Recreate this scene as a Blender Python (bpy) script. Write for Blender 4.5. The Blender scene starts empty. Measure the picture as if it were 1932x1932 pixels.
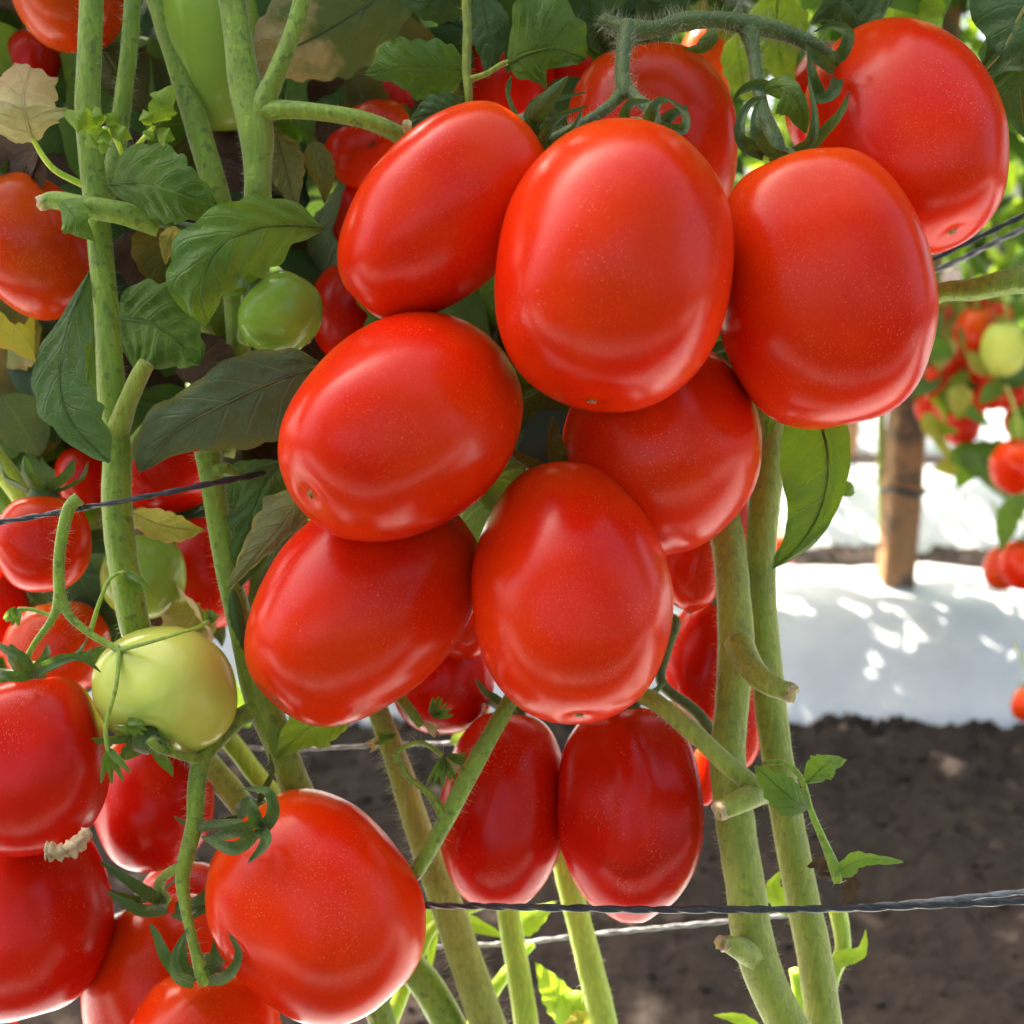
import bpy, math, random
from mathutils import Vector, Matrix, noise
random.seed(7)
R_ = math.radians
scn = bpy.context.scene
COL = scn.collection
# ------------------------------------------------------------------ camera
PITCH = 13.0; CAMZ = 0.55; FOV = 50.0
cam = bpy.data.cameras.new('camera'); camo = bpy.data.objects.new('camera', cam); COL.objects.link(camo)
camo.location = (0, 0, CAMZ); camo.rotation_euler = (R_(90-PITCH), 0, 0)
cam.sensor_width = 36; cam.lens = 18/math.tan(R_(FOV/2)); cam.clip_start = 0.01; cam.clip_end = 200
cam.dof.use_dof = True; cam.dof.focus_distance = 0.30; cam.dof.aperture_fstop = 13
scn.camera = camo
# ------------------------------------------------------------------ sky, sun, exposure
SUN_AZ = R_(-44); SUN_EL = R_(52)
w = bpy.data.worlds.new('World'); scn.world = w; w.use_nodes = True
nt = w.node_tree; bg = nt.nodes['Background']
sky = nt.nodes.new('ShaderNodeTexSky'); sky.sky_type = 'NISHITA'; sky.sun_disc = False
sky.sun_elevation = SUN_EL; sky.sun_rotation = SUN_AZ; sky.dust_density = 8.0; sky.air_density = 0.7; sky.ozone_density = 0.5
nt.links.new(sky.outputs[0], bg.inputs[0]); bg.inputs[1].default_value = 0.15
sl = bpy.data.lights.new('sun', 'SUN'); sl.energy = 5.0; sl.angle = R_(0.53); sl.color = (1, .91, .76)
so = bpy.data.objects.new('sun', sl); COL.objects.link(so)
sd = Vector((math.sin(SUN_AZ)*math.cos(SUN_EL), math.cos(SUN_AZ)*math.cos(SUN_EL), math.sin(SUN_EL)))
so.rotation_euler = sd.to_track_quat('Z', 'Y').to_euler(); so.location = (-2, 3, 4)
vs = scn.view_settings; vs.view_transform = 'Standard'; vs.look = 'None'; vs.gamma = 1; vs.exposure = 2.3; vs.use_curve_mapping = False
cy = scn.cycles; cy.max_bounces = 6; cy.diffuse_bounces = 3; cy.glossy_bounces = 2; cy.transmission_bounces = 3; cy.transparent_max_bounces = 4; cy.caustics_reflective = False; cy.caustics_refractive = False

# ------------------------------------------------------------------ helpers
F = 966/math.tan(R_(FOV/2))
CAM = Vector((0, 0, CAMZ)); FW = Vector((0, math.cos(R_(PITCH)), -math.sin(R_(PITCH))))
RT = Vector((1, 0, 0)); UP = Vector((0, math.sin(R_(PITCH)), math.cos(R_(PITCH))))
def P(x, y, d): return CAM + FW*d + RT*((x-966)/F*d) - UP*((y-966)/F*d)
def proj(p):
    q = p-CAM; d = q.dot(FW)
    return (966+q.dot(RT)/d*F, 966-q.dot(UP)/d*F, d) if d > 1e-4 else (0, 0, d)
def lin(c): return tuple((v/12.92 if v <= .04045 else ((v+.055)/1.055)**2.4) for v in [k/255 for k in c])
def link(name, me, parent=None, mat=None, smooth=True):
    o = bpy.data.objects.new(name, me); COL.objects.link(o)
    if mat is not None and len(me.materials) == 0: me.materials.append(mat)
    if parent is not None: o.parent = parent
    if smooth:
        me.polygons.foreach_set('use_smooth', [True]*len(me.polygons))
    return o
def tag(o, label=None, cat=None, group=None, kind=None):
    if label: o['label'] = label
    if cat: o['category'] = cat
    if group: o['group'] = group
    if kind: o['kind'] = kind
    return o
def empty(name, loc=(0, 0, 0)):
    o = bpy.data.objects.new(name, None); COL.objects.link(o); o.location = loc; o.empty_display_size = .02
    return o
def kid(name, verts, faces, mat, root, uvs=None, smooth=True, kind=None):
    """mesh built in world space, stored relative to its unrotated root"""
    off = world_off(root)
    me = bpy.data.meshes.new(name); me.from_pydata([(v[0]-off[0], v[1]-off[1], v[2]-off[2]) for v in verts], [], faces)
    if uvs:
        l = me.uv_layers.new(name='uv')
        flat = []
        for p in me.polygons:
            for vi in p.vertices: flat += uvs[vi]
        l.data.foreach_set('uv', flat)
    o = link(name, me, root, mat, smooth)
    if kind: o['kind'] = kind
    return o
def world_off(o):
    v = Vector((0, 0, 0))
    while o is not None: v += o.location; o = o.parent
    return v
def crom(pts, n):
    """catmull-rom resample of a list of tuples, n samples per span"""
    out = []; m = len(pts)
    for i in range(m-1):
        p0 = pts[max(i-1, 0)]; p1 = pts[i]; p2 = pts[i+1]; p3 = pts[min(i+2, m-1)]
        for k in range(n):
            t = k/n; t2 = t*t; t3 = t2*t
            out.append(tuple(.5*((2*b)+(-a+c)*t+(2*a-5*b+4*c-e)*t2+(-a+3*b-3*c+e)*t3) for a, b, c, e in zip(p0, p1, p2, p3)))
    out.append(tuple(pts[-1])); return out
def arr(ws, t):
    if len(ws) == 1: return ws[0]
    x = t*(len(ws)-1); i = min(int(x), len(ws)-2); f = x-i; f = f*f*(3-2*f)*.6+f*.4
    return ws[i]*(1-f)+ws[i+1]*f

# ------------------------------------------------------------------ materials
class N:
    def __init__(s, name):
        s.m = bpy.data.materials.new(name); s.m.use_nodes = True; s.t = s.m.node_tree
        s.b = s.t.nodes['Principled BSDF']; s.out = s.t.nodes['Material Output']
    def n(s, typ, **kw):
        nd = s.t.nodes.new(typ)
        for k, v in kw.items():
            if k.startswith('i_'):
                key = k[2:]; key = int(key) if key.isdigit() else key.replace('_', ' ')
                if hasattr(v, 'type') and hasattr(v, 'links'): s.t.links.new(v, nd.inputs[key])
                else: nd.inputs[key].default_value = v
            else: setattr(nd, k, v)
        return nd
    def l(s, a, b): s.t.links.new(a, b)
    def math(s, op, a, b=None, c=None):
        nd = s.t.nodes.new('ShaderNodeMath'); nd.operation = op
        for i, v in enumerate((a, b, c)):
            if v is None: continue
            if hasattr(v, 'links'): s.t.links.new(v, nd.inputs[i])
            else: nd.inputs[i].default_value = v
        return nd.outputs[0]
    def ramp(s, fac, stops):
        nd = s.t.nodes.new('ShaderNodeValToRGB'); e = nd.color_ramp.elements
        while len(e) < len(stops): e.new(.5)
        for i, (p, c) in enumerate(stops):
            e[i].position = p; e[i].color = (c if isinstance(c, tuple) else (c, c, c))+((1,) if not isinstance(c, tuple) or len(c) == 3 else ())
        s.t.links.new(fac, nd.inputs[0]); return nd.outputs[0]
    def mix(s, fac, a, b):
        nd = s.t.nodes.new('ShaderNodeMix'); nd.data_type = 'RGBA'
        for k, v in ((0, fac), (6, a), (7, b)):
            if hasattr(v, 'links'): s.t.links.new(v, nd.inputs[k])
            else: nd.inputs[k].default_value = v if not isinstance(v, tuple) else v+(1,)*(4-len(v))
        return nd.outputs[2]
    def noise(s, vec, scale, detail=3, rough=.55):
        nd = s.n('ShaderNodeTexNoise', i_Scale=scale, i_Detail=detail, i_Roughness=rough)
        if vec is not None: s.l(vec, nd.inputs['Vector'])
        return nd.outputs[0]
    def bump(s, h, strength, dist):
        nd = s.n('ShaderNodeBump', i_Strength=strength, i_Distance=dist); s.l(h, nd.inputs['Height']); return nd.outputs[0]

def tomato_mat(name, main, dark, shoulder, dust=.17, sss=.22, rough=.24):
    m = N(name); tc = m.n('ShaderNodeTexCoord').outputs['Object']; oi = m.n('ShaderNodeObjectInfo').outputs['Random']
    off = m.n('ShaderNodeCombineXYZ', i_0=oi, i_1=m.math('MULTIPLY', oi, 7.3), i_2=m.math('MULTIPLY', oi, 3.1)).outputs[0]
    v = m.n('ShaderNodeVectorMath', operation='ADD', i_0=tc, i_1=off).outputs[0]
    big = m.noise(v, 35, 2); fine = m.noise(v, 1500, 2, .6); mid = m.noise(v, 260, 3)
    c = m.mix(m.ramp(big, [(.38, 0.), (.66, 1.)]), main, dark)
    # orange shoulders towards the stem end (uv.y = 1 at the stem)
    uv = m.n('ShaderNodeUVMap').outputs[0]; sy = m.n('ShaderNodeSeparateXYZ', i_0=uv).outputs[1]
    sh = m.math('MULTIPLY', m.ramp(m.math('ADD', sy, m.math('MULTIPLY', m.math('SUBTRACT', mid, .5), .25)), [(.58, 0.), (.98, 1.)]), .75)
    c = m.mix(sh, c, shoulder)
    # pores of the skin
    c = m.mix(m.math('MULTIPLY', m.ramp(fine, [(.52, 0.), (.68, 1.)]), .16), c, tuple(min(1, k*1.3+.004) for k in shoulder))
    # dust and short hairs caught on the skin
    map_ = m.n('ShaderNodeMapping'); m.l(v, map_.inputs[0]); map_.inputs['Scale'].default_value = (800, 1900, 800); map_.inputs['Rotation'].default_value = (.4, .7, .2)
    vo = m.n('ShaderNodeTexVoronoi', i_Scale=1.0); m.l(map_.outputs[0], vo.inputs['Vector'])
    dk = m.math('MULTIPLY', m.ramp(vo.outputs['Distance'], [(.13, 1.), (.24, 0.)]), m.ramp(m.noise(v, 55, 3, .7), [(.46, 0.), (.62, 1.)]))
    c = m.mix(m.math('MULTIPLY', dk, dust), c, (.85, .50, .34))
    m.l(c, m.b.inputs['Base Color'])
    m.l(m.math('ADD', rough, m.math('MULTIPLY', m.math('SUBTRACT', mid, .5), .16)), m.b.inputs['Roughness'])
    m.b.inputs['Subsurface Weight'].default_value = sss; m.b.inputs['Subsurface Radius'].default_value = (1, .28, .12); m.b.inputs['Subsurface Scale'].default_value = .006
    m.b.inputs['Specular IOR Level'].default_value = .23
    h = m.math('ADD', m.math('MULTIPLY', fine, .35), m.math('MULTIPLY', mid, .35))
    m.l(m.bump(h, .18, .00035), m.b.inputs['Normal'])
    return m.m
M = {}
M['red'] = tomato_mat('tomato_red', (.72, .028, .001), (.66, .011, .0008), (.70, .085, .0015))
M['deep'] = tomato_mat('tomato_deep_red', (.64, .010, .001), (.54, .005, .0008), (.60, .035, .0015), dust=.3, rough=.24)
M['orange'] = tomato_mat('tomato_orange', (.63, .055, .002), (.60, .025, .0015), (.64, .13, .004), dust=.25)
M['green'] = tomato_mat('tomato_green', (.27, .42, .045), (.21, .36, .04), (.18, .32, .035), dust=.12, rough=.2)
M['pale'] = tomato_mat('tomato_pale_green', (.60, .62, .12), (.52, .58, .10), (.40, .50, .08), dust=.12, rough=.22)
M['lime'] = tomato_mat('tomato_lime', (.34, .48, .07), (.28, .43, .06), (.22, .37, .05), dust=.12, rough=.2)

def stem_mat(name, a, b, spot=.5, sss=.3):
    m = N(name); tc = m.n('ShaderNodeTexCoord').outputs['Object']
    n1 = m.noise(tc, 60, 3); n2 = m.noise(tc, 900, 2); n3 = m.noise(tc, 420, 2, .4)
    mp = m.n('ShaderNodeMapping'); m.l(tc, mp.inputs[0]); mp.inputs['Scale'].default_value = (900, 900, 45)
    st = m.noise(mp.outputs[0], 1, 2)
    c = m.mix(m.ramp(n1, [(.35, 0.), (.65, 1.)]), a, b)
    c = m.mix(m.math('MULTIPLY', m.ramp(st, [(.45, 0.), (.7, 1.)]), .35), c, tuple(min(1, k*1.7) for k in a))
    c = m.mix(m.math('MULTIPLY', m.ramp(n3, [(.60, 0.), (.66, 1.)]), spot), c, tuple(k*.35 for k in b))
    m.l(c, m.b.inputs['Base Color']); m.b.inputs['Roughness'].default_value = .55
    m.b.inputs['Subsurface Weight'].default_value = sss; m.b.inputs['Subsurface Radius'].default_value = (.8, 1, .2); m.b.inputs['Subsurface Scale'].default_value = .006
    m.b.inputs['Sheen Weight'].default_value = .25; m.b.inputs['Sheen Roughness'].default_value = .4
    m.l(m.bump(m.math('ADD', m.math('ADD', n2, st), n3), .5, .0005), m.b.inputs['Normal'])
    return m.m
M['stem'] = stem_mat('stem_green', (.21, .31, .018), (.145, .23, .016))
M['stem_olive'] = stem_mat('stem_olive', (.27, .31, .03), (.21, .25, .025), .3, .4)
M['stem_dark'] = stem_mat('stem_dark_green', (.085, .13, .022), (.06, .10, .018), .4)
M['stem_bright'] = stem_mat('stem_bright', (.42, .52, .05), (.34, .45, .04), .1, .75)  # lighter stem green for young shoots and painted backlit glow
M['stem_dry'] = stem_mat('stem_dry', (.45, .34, .2), (.28, .18, .09), .6)

def leaf_mat(name, a, b, vein, trans, tf=.35, edge=None, edge_at=(.62, .95), dead=None, dead_at=(.55, .7), rough=.45, nl=6.5):
    m = N(name); tc = m.n('ShaderNodeTexCoord').outputs['Object']; uv = m.n('ShaderNodeUVMap').outputs[0]
    sp = m.n('ShaderNodeSeparateXYZ', i_0=uv); u = sp.outputs[0]; v = m.math('SUBTRACT', m.math('MULTIPLY', sp.outputs[1], 2), 1)
    av = m.math('ABSOLUTE', v)
    wob = m.math('MULTIPLY', m.math('SUBTRACT', m.noise(tc, 90, 2), .5), .5)
    s = m.math('ADD', m.math('SUBTRACT', m.math('MULTIPLY', u, nl), m.math('MULTIPLY', av, 1.5)), wob)
    fr = m.math('ABSOLUTE', m.math('SUBTRACT', m.math('FRACT', s), .5))
    lat = m.ramp(fr, [(.42, 0.), (.49, 1.)])
    midv = m.ramp(av, [(.02, 1.), (.07, 0.)])
    ve = m.math('MAXIMUM', m.math('MULTIPLY', lat, m.ramp(av, [(.5, .75), (1., .15)])), midv)
    vo = m.n('ShaderNodeTexVoronoi', feature='DISTANCE_TO_EDGE', i_Scale=330.0); m.l(tc, vo.inputs['Vector'])
    net = m.ramp(vo.outputs[0], [(.0, 1.), (.10, 0.)])
    n1 = m.noise(tc, 70, 3); n2 = m.noise(tc, 700, 2)
    c = m.mix(m.ramp(n1, [(.35, 0.), (.65, 1.)]), a, b)
    c = m.mix(m.math('MULTIPLY', n2, .25), c, vein)
    c = m.mix(m.math('MULTIPLY', ve, .55), c, vein)
    c = m.mix(m.math('MULTIPLY', net, .16), c, vein)
    if edge:
        ee = m.ramp(m.math('ADD', av, m.math('MULTIPLY', m.math('SUBTRACT', n1, .5), .9)), [(edge_at[0], 0.), (edge_at[1], 1.)])
        c = m.mix(m.math('MULTIPLY', ee, .85), c, edge)
    if dead:
        de = m.ramp(m.math('ADD', u, m.math('MULTIPLY', m.math('SUBTRACT', n1, .5), .7)), [(dead_at[0], 0.), (dead_at[1], 1.)])
        c = m.mix(de, c, dead)
    m.l(c, m.b.inputs['Base Color']); m.b.inputs['Roughness'].default_value = rough; m.b.inputs['Specular IOR Level'].default_value = .35
    m.b.inputs['Sheen Weight'].default_value = .12
    h = m.math('ADD', m.math('MULTIPLY', ve, -.9), m.math('ADD', m.math('MULTIPLY', net, -.25), m.math('MULTIPLY', n2, .35)))
    bn = m.bump(h, .55, .0007); m.l(bn, m.b.inputs['Normal'])
    tr = m.n('ShaderNodeBsdfTranslucent'); m.l(m.mix(.55, c, trans), tr.inputs[0]); m.l(bn, tr.inputs[1])
    mx = m.n('ShaderNodeMixShader', i_0=tf); m.l(m.b.outputs[0], mx.inputs[1]); m.l(tr.outputs[0], mx.inputs[2]); m.l(mx.outputs[0], m.out.inputs[0])
    return m.m
M['leaf'] = leaf_mat('leaf_green', (.095, .20, .013), (.062, .145, .013), (.19, .29, .04), (.26, .46, .015))
M['leaf_dark'] = leaf_mat('leaf_dark', (.050, .112, .020), (.034, .082, .016), (.11, .18, .04), (.16, .30, .012), .25)
M['leaf_under'] = leaf_mat('leaf_underside', (.075, .105, .045), (.060, .095, .036), (.16, .19, .09), (.16, .25, .03), .3, edge=(.16, .15, .02), edge_at=(.75, 1.15))
M['leaf_mid'] = leaf_mat('leaf_mid', (.095, .20, .018), (.065, .15, .018), (.17, .27, .05), (.34, .54, .02), .4)
M['leaf_bright'] = leaf_mat('leaf_bright', (.24, .38, .025), (.17, .30, .02), (.32, .44, .06), (.50, .68, .03), .5)
M['leaf_yellow'] = leaf_mat('leaf_yellow', (.36, .34, .05), (.22, .25, .035), (.40, .38, .1), (.6, .55, .04), .45, edge=(.42, .26, .06))
M['leaf_olive'] = leaf_mat('leaf_olive', (.075, .095, .010), (.095, .075, .008), (.13, .13, .02), (.3, .3, .02), .4, edge=(.2, .12, .015))
M['leaf_dry'] = leaf_mat('leaf_dry', (.68, .58, .27), (.62, .56, .22), (.50, .38, .17), (.7, .6, .25), .35, dead=(.42, .27, .13), dead_at=(.55, .80), rough=.7)
M['leaf_half'] = leaf_mat('leaf_half_dead', (.12, .16, .04), (.08, .13, .03), (.17, .19, .06), (.3, .35, .04), .3, dead=(.58, .40, .18), dead_at=(.5, .62), rough=.6)
M['leaf_brown'] = leaf_mat('leaf_brown', (.085, .042, .02), (.05, .026, .014), (.12, .07, .035), (.12, .06, .02), .2, rough=.8)  # dry brown leaf, darkened so those in the gaps look shaded
M['leaf_pale'] = leaf_mat('leaf_pale', (.24, .27, .11), (.20, .23, .09), (.13, .15, .04), (.4, .4, .06), .35, edge=(.4, .36, .08), edge_at=(.8, 1.1))
def far_leaf(name, a, b, trans, tf):
    m = N(name); tc = m.n('ShaderNodeTexCoord').outputs['Object']
    m.l(m.mix(m.noise(tc, 25, 1), a, b), m.b.inputs['Base Color']); m.b.inputs['Roughness'].default_value = .5; m.b.inputs['Specular IOR Level'].default_value = .35
    tr = m.n('ShaderNodeBsdfTranslucent'); tr.inputs[0].default_value = trans+(1,)
    mx = m.n('ShaderNodeMixShader', i_0=tf); m.l(m.b.outputs[0], mx.inputs[1]); m.l(tr.outputs[0], mx.inputs[2]); m.l(mx.outputs[0], m.out.inputs[0]); return m.m
M['far_leaf'] = far_leaf('far_leaf', (.06, .125, .02), (.035, .085, .016), (.16, .30, .015), .35)
M['far_mid'] = far_leaf('far_leaf_mid', (.085, .17, .02), (.05, .12, .02), (.25, .42, .02), .42)
M['far_bright'] = far_leaf('far_leaf_bright', (.16, .27, .025), (.10, .20, .02), (.38, .52, .03), .5)
M['far_dark'] = far_leaf('far_leaf_dark', (.03, .07, .02), (.022, .052, .015), (.10, .20, .012), .25)
def simple(name, a, b, scale, rough, bumpd=.0005, metal=0, spec=.5, bs=.5):
    m = N(name); tc = m.n('ShaderNodeTexCoord').outputs['Object']; n1 = m.noise(tc, scale, 4)
    m.l(m.mix(m.ramp(n1, [(.35, 0.), (.65, 1.)]), a, b), m.b.inputs['Base Color']); m.b.inputs['Roughness'].default_value = rough; m.b.inputs['Metallic'].default_value = metal
    m.b.inputs['Specular IOR Level'].default_value = spec
    m.l(m.bump(m.noise(tc, scale*3, 3), bs, bumpd), m.b.inputs['Normal']); return m.m
M['hair'] = simple('stem_hair', (.42, .45, .25), (.5, .5, .32), 50, .5)
M['scar'] = simple('blossom_scar', (.42, .24, .08), (.12, .06, .02), 900, .8)
M['cork'] = simple('cork_scar', (.62, .48, .28), (.30, .18, .08), 500, .9, .001)
M['twine_black'] = simple('twine_black', (.012, .012, .014), (.03, .03, .034), 400, .32)
M['twine_sunlit'] = simple('twine_black_sunlit', (.26, .265, .27), (.10, .10, .105), 300, .3)  # black plastic twine, its sun glints painted in as grey
M['wood'] = None
def wood_mat():
    m = N('stake_wood'); tc = m.n('ShaderNodeTexCoord').outputs['Object']
    mp = m.n('ShaderNodeMapping'); m.l(tc, mp.inputs[0]); mp.inputs['Scale'].default_value = (90, 90, 7)
    g = m.noise(mp.outputs[0], 1, 4, .6); n1 = m.noise(tc, 22, 3)
    c = m.mix(g, (.20, .095, .036), (.34, .18, .075)); c = m.mix(m.ramp(n1, [(.50, 0.), (.64, 1.)]), c, (.07, .05, .035))
    m.l(c, m.b.inputs['Base Color']); m.b.inputs['Roughness'].default_value = .75; m.l(m.bump(g, .5, .002), m.b.inputs['Normal']); return m.m
M['wood'] = wood_mat()
def soil_mat():
    m = N('soil'); tc = m.n('ShaderNodeTexCoord').outputs['Object']
    a = m.noise(tc, 9, 6, .65); b = m.noise(tc, 130, 4, .7); vo = m.n('ShaderNodeTexVoronoi', i_Scale=70.0); m.l(tc, vo.inputs['Vector'])
    c = m.mix(m.ramp(a, [(.35, 0.), (.7, 1.)]), (.030, .0225, .018), (.052, .038, .031)); c = m.mix(m.math('MULTIPLY', b, .6), c, (.025, .019, .016))
    c = m.mix(m.math('MULTIPLY', m.ramp(m.noise(tc, 300, 2), [(.68, 0.), (.74, 1.)]), .5), c, (.16, .13, .11))
    m.l(c, m.b.inputs['Base Color']); m.b.inputs['Roughness'].default_value = .95; m.b.inputs['Specular IOR Level'].default_value = .15
    m.l(m.bump(m.math('ADD', b, m.math('MULTIPLY', vo.outputs['Distance'], .8)), .9, .008), m.b.inputs['Normal']); return m.m
M['soil'] = soil_mat()
def mulch_mat():
    m = N('mulch_film'); tc = m.n('ShaderNodeTexCoord').outputs['Object']
    a = m.noise(tc, 7, 4); b = m.noise(tc, 40, 3); d = m.noise(tc, 3.0, 5, .7)
    c = m.mix(m.ramp(a, [(.3, 0.), (.7, 1.)]), (.52, .54, .55), (.45, .475, .49))
    c = m.mix(m.math('MULTIPLY', m.ramp(d, [(.58, 0.), (.72, 1.)]), .35), c, (.42, .36, .30))
    m.l(c, m.b.inputs['Base Color']); m.b.inputs['Roughness'].default_value = .38
    m.l(m.bump(m.math('ADD', a, m.math('MULTIPLY', b, .3)), .4, .02), m.b.inputs['Normal']); return m.m
M['mulch'] = mulch_mat()

# ------------------------------------------------------------------ ground, beds
BED = 0.95; FOOT0 = 1.27
def grid_mesh(name, xs, ys, zf, mat, kind='structure'):
    v = [(x, y, zf(x, y)) for y in ys for x in xs]; nx = len(xs)
    f = [(j*nx+i, j*nx+i+1, (j+1)*nx+i+1, (j+1)*nx+i) for j in range(len(ys)-1) for i in range(nx-1)]
    me = bpy.data.meshes.new(name); me.from_pydata(v, [], f); o = link(name, me, None, mat); tag(o, kind=kind); return o
def lsp(a, b, n): return [a+(b-a)*i/(n-1) for i in range(n)]
def soilz(x, y):
    r = max(0., 1-max(abs(x)-3, abs(y-1)-3, 0)/2)
    return r*(.012*noise.noise((x*6, y*6, 0))+.012*noise.noise((x*17, y*17, 3))+.008*noise.noise((x*43, y*43, 5))+.005*noise.noise((x*90, y*90, 8)))-.004
xs = [-60, -25, -10, -5]+lsp(-3, -.3, 30)+lsp(-.25, 1.1, 150)+lsp(1.15, 3, 20)+[5, 10, 25, 60]
ys = [-40, -15, -6]+lsp(-3, .5, 25)+lsp(.55, 1.4, 110)+lsp(1.45, 2.6, 70)+lsp(2.7, 6, 30)+[9, 20, 70]
soil = grid_mesh('soil', xs, ys, soilz, M['soil']); soil['label'] = 'dark crumbly soil on the path between the beds'
def bed(k):
    y0 = FOOT0+BED*k-(.12 if k == -1 else .13 if k == 1 else 0); hk = .7 if k == -1 else 1
    xs = lsp(-4, 6, 160) if k not in (0, 1) else lsp(-2, -.2, 40)+lsp(-.17, 1.6, 150)+lsp(1.65, 4, 40)
    prof = [(-.03, -.03), (0, .004), (.03, .024), (.07, .052), (.11, .074), (.15, .090), (.19, .099), (.23, .103), (.28, .103), (.32, .099), (.36, .082), (.40, .055), (.45, .018), (.49, -.03)]
    prof = crom(prof, 3)
    v = []; nx = len(xs)
    for (py, pz) in prof:
        for x in xs:
            wv = .02*noise.noise((x*2.2, k*9.1, .3))+.012*noise.noise((x*7, k*3, 5))
            wr = .006*noise.noise((x*9, py*22+k*5, 1))+.004*noise.noise((x*30+py*40, py*12, 4+k))+.0025*abs(noise.noise((x*60-py*50, py*20, 7+k)))
            v.append((x, y0+py+wv*(1-min(1, py/.2)), pz*hk*(1+.06*noise.noise((x*1.7, k, 2)))+wr))
    f = [(j*nx+i, j*nx+i+1, (j+1)*nx+i+1, (j+1)*nx+i) for j in range(len(prof)-1) for i in range(nx-1)]
    me = bpy.data.meshes.new('mulch_sheet'); me.from_pydata(v, [], f); o = link('mulch_sheet', me, None, M['mulch']); tag(o, kind='structure')
    return o
for k in (-2, -1, 0, 1, 2, 3, 4): bed(k)
# clods and crumbs thrown on the path and on the film's edge
def clods():
    v = []; f = []
    for i in range(2600):
        t = random.random()
        if t < .55: x = random.uniform(-.5, 1.1); y = random.uniform(.6, 1.30); z = soilz(x, y)
        elif t < .85: x = random.uniform(-.2, 1.2); y = random.gauss(1.248, .012); z = soilz(x, y)
        else: x = random.uniform(.2, 1.4); y = random.uniform(1.85, 2.25); z = soilz(x, y)
        r = random.uniform(.0015, .0065)*(1.7 if random.random() < .06 else 1)
        b = len(v); rot = random.random()*6
        for (a, e) in ((0, -.9), (0, .1), (1.57, .0), (3.14, .15), (4.71, -.05), (0, .9)):
            rr = r*random.uniform(.7, 1.25); ce = math.cos(e)
            v.append((x+rr*ce*math.cos(a+rot), y+rr*ce*math.sin(a+rot), z+rr*math.sin(e)+r*.2))
        f += [(b, b+2, b+1), (b, b+3, b+2), (b, b+4, b+3), (b, b+1, b+4), (b+5, b+1, b+2), (b+5, b+2, b+3), (b+5, b+3, b+4), (b+5, b+4, b+1)]
    me = bpy.data.meshes.new('soil_clods'); me.from_pydata(v, [], f); o = link('soil_clods', me, None, M['soil'], False)
    tag(o, 'loose dark crumbs of soil scattered along the path', 'soil', kind='stuff')
clods()

# ------------------------------------------------------------------ builders: tube, leaf, tomato
def tube(root, pts, mat, name='stem', seg=12, sub=7, ridge=.05, bumpy=.05, hair=0, hairlen=.0026, cap=True, cut=False):
    """pts: (px, py, depth, width px)"""
    q = []
    for (x, y, d, wd) in pts:
        p = P(x, y, d); q.append((p.x, p.y, p.z, wd*.5*d/F))
    q = crom(q, sub)
    return tube3(root, q, mat, name, seg, ridge, bumpy, hair, hairlen, cap, cut)
def tube3(root, q, mat, name='stem', seg=12, ridge=.05, bumpy=.05, hair=0, hairlen=.0026, cap=True, cut=False):
    v = []; f = []; rings = len(q); ref = None; sd_ = random.random()*50; fr = []
    for i, (x, y, z, r) in enumerate(q):
        c = Vector((x, y, z)); a = Vector(q[max(i-1, 0)][:3]); b = Vector(q[min(i+1, rings-1)][:3]); t = (b-a).normalized()
        if ref is None: ref = t.orthogonal().normalized()
        ref = (ref-t*ref.dot(t)).normalized(); bi = t.cross(ref)
        fr.append((c, t, ref.copy(), bi, r))
        for s in range(seg):
            an = 2*math.pi*s/seg; rr = r*(1+ridge*math.cos(5*an+sd_)+bumpy*noise.noise((x*140+sd_, y*140+math.cos(an), z*140+math.sin(an))))
            v.append(tuple(c+ref*math.cos(an)*rr+bi*math.sin(an)*rr))
    for i in range(rings-1):
        for s in range(seg):
            f.append((i*seg+s, i*seg+(s+1) % seg, (i+1)*seg+(s+1) % seg, (i+1)*seg+s))
    if cap:
        f.append(tuple(range(seg-1, -1, -1))); f.append(tuple((rings-1)*seg+s for s in range(seg)))
    o = kid(name, v, f, mat, root)
    if cut:   # dried torn end: a ragged pale ring with a hollow
        c, t, rf, bi, r = fr[-1]; vv = []; ff = []
        for ring, (k, out) in enumerate(((0.96, -.4), (1.1, .15), (.95, .5), (.6, .15), (.2, -.25))):
            for s in range(14):
                an = 2*math.pi*s/14; j = random.uniform(.85, 1.15)
                vv.append(tuple(c+t*r*(out*j+.35*(random.random() if ring in (2,) else 0))+(rf*math.cos(an)+bi*math.sin(an))*r*k*j))
        for ring in range(4):
            for s in range(14): ff.append((ring*14+s, ring*14+(s+1) % 14, (ring+1)*14+(s+1) % 14, (ring+1)*14+s))
        kid('dry_end', vv, ff, M['stem_dry'], o if root_depth(o) < 3 else root)
    if hair:
        hv = []; hf = []
        for k in range(hair):
            i = random.randrange(rings-1); c, t, rf, bi, r = fr[i]; c2 = fr[i+1][0]
            an = random.random()*6.283; dr = rf*math.cos(an)+bi*math.sin(an)
            p = c.lerp(c2, random.random())+dr*r*.97
            tip = p+(dr+t*random.uniform(-.5, .5)+Vector((random.uniform(-.3, .3), random.uniform(-.3, .3), random.uniform(-.3, .3))))*hairlen*random.uniform(.3, 1.1)
            sd2 = (tip-p).cross(Vector((random.random()-.5, random.random()-.5, random.random()-.5))).normalized()*.00005
            b = len(hv); hv += [tuple(p-sd2), tuple(p+sd2), tuple(tip)]; hf.append((b, b+1, b+2))
        kid('hair', hv, hf, M['hair'], root, kind='stuff', smooth=False)
    return o
def root_depth(o):
    n = 0
    while o.parent is not None: n += 1; o = o.parent
    return n+1
PROF = [.0, .62, .92, 1.0, .97, .86, .68, .44, .2, 0.]
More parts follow.
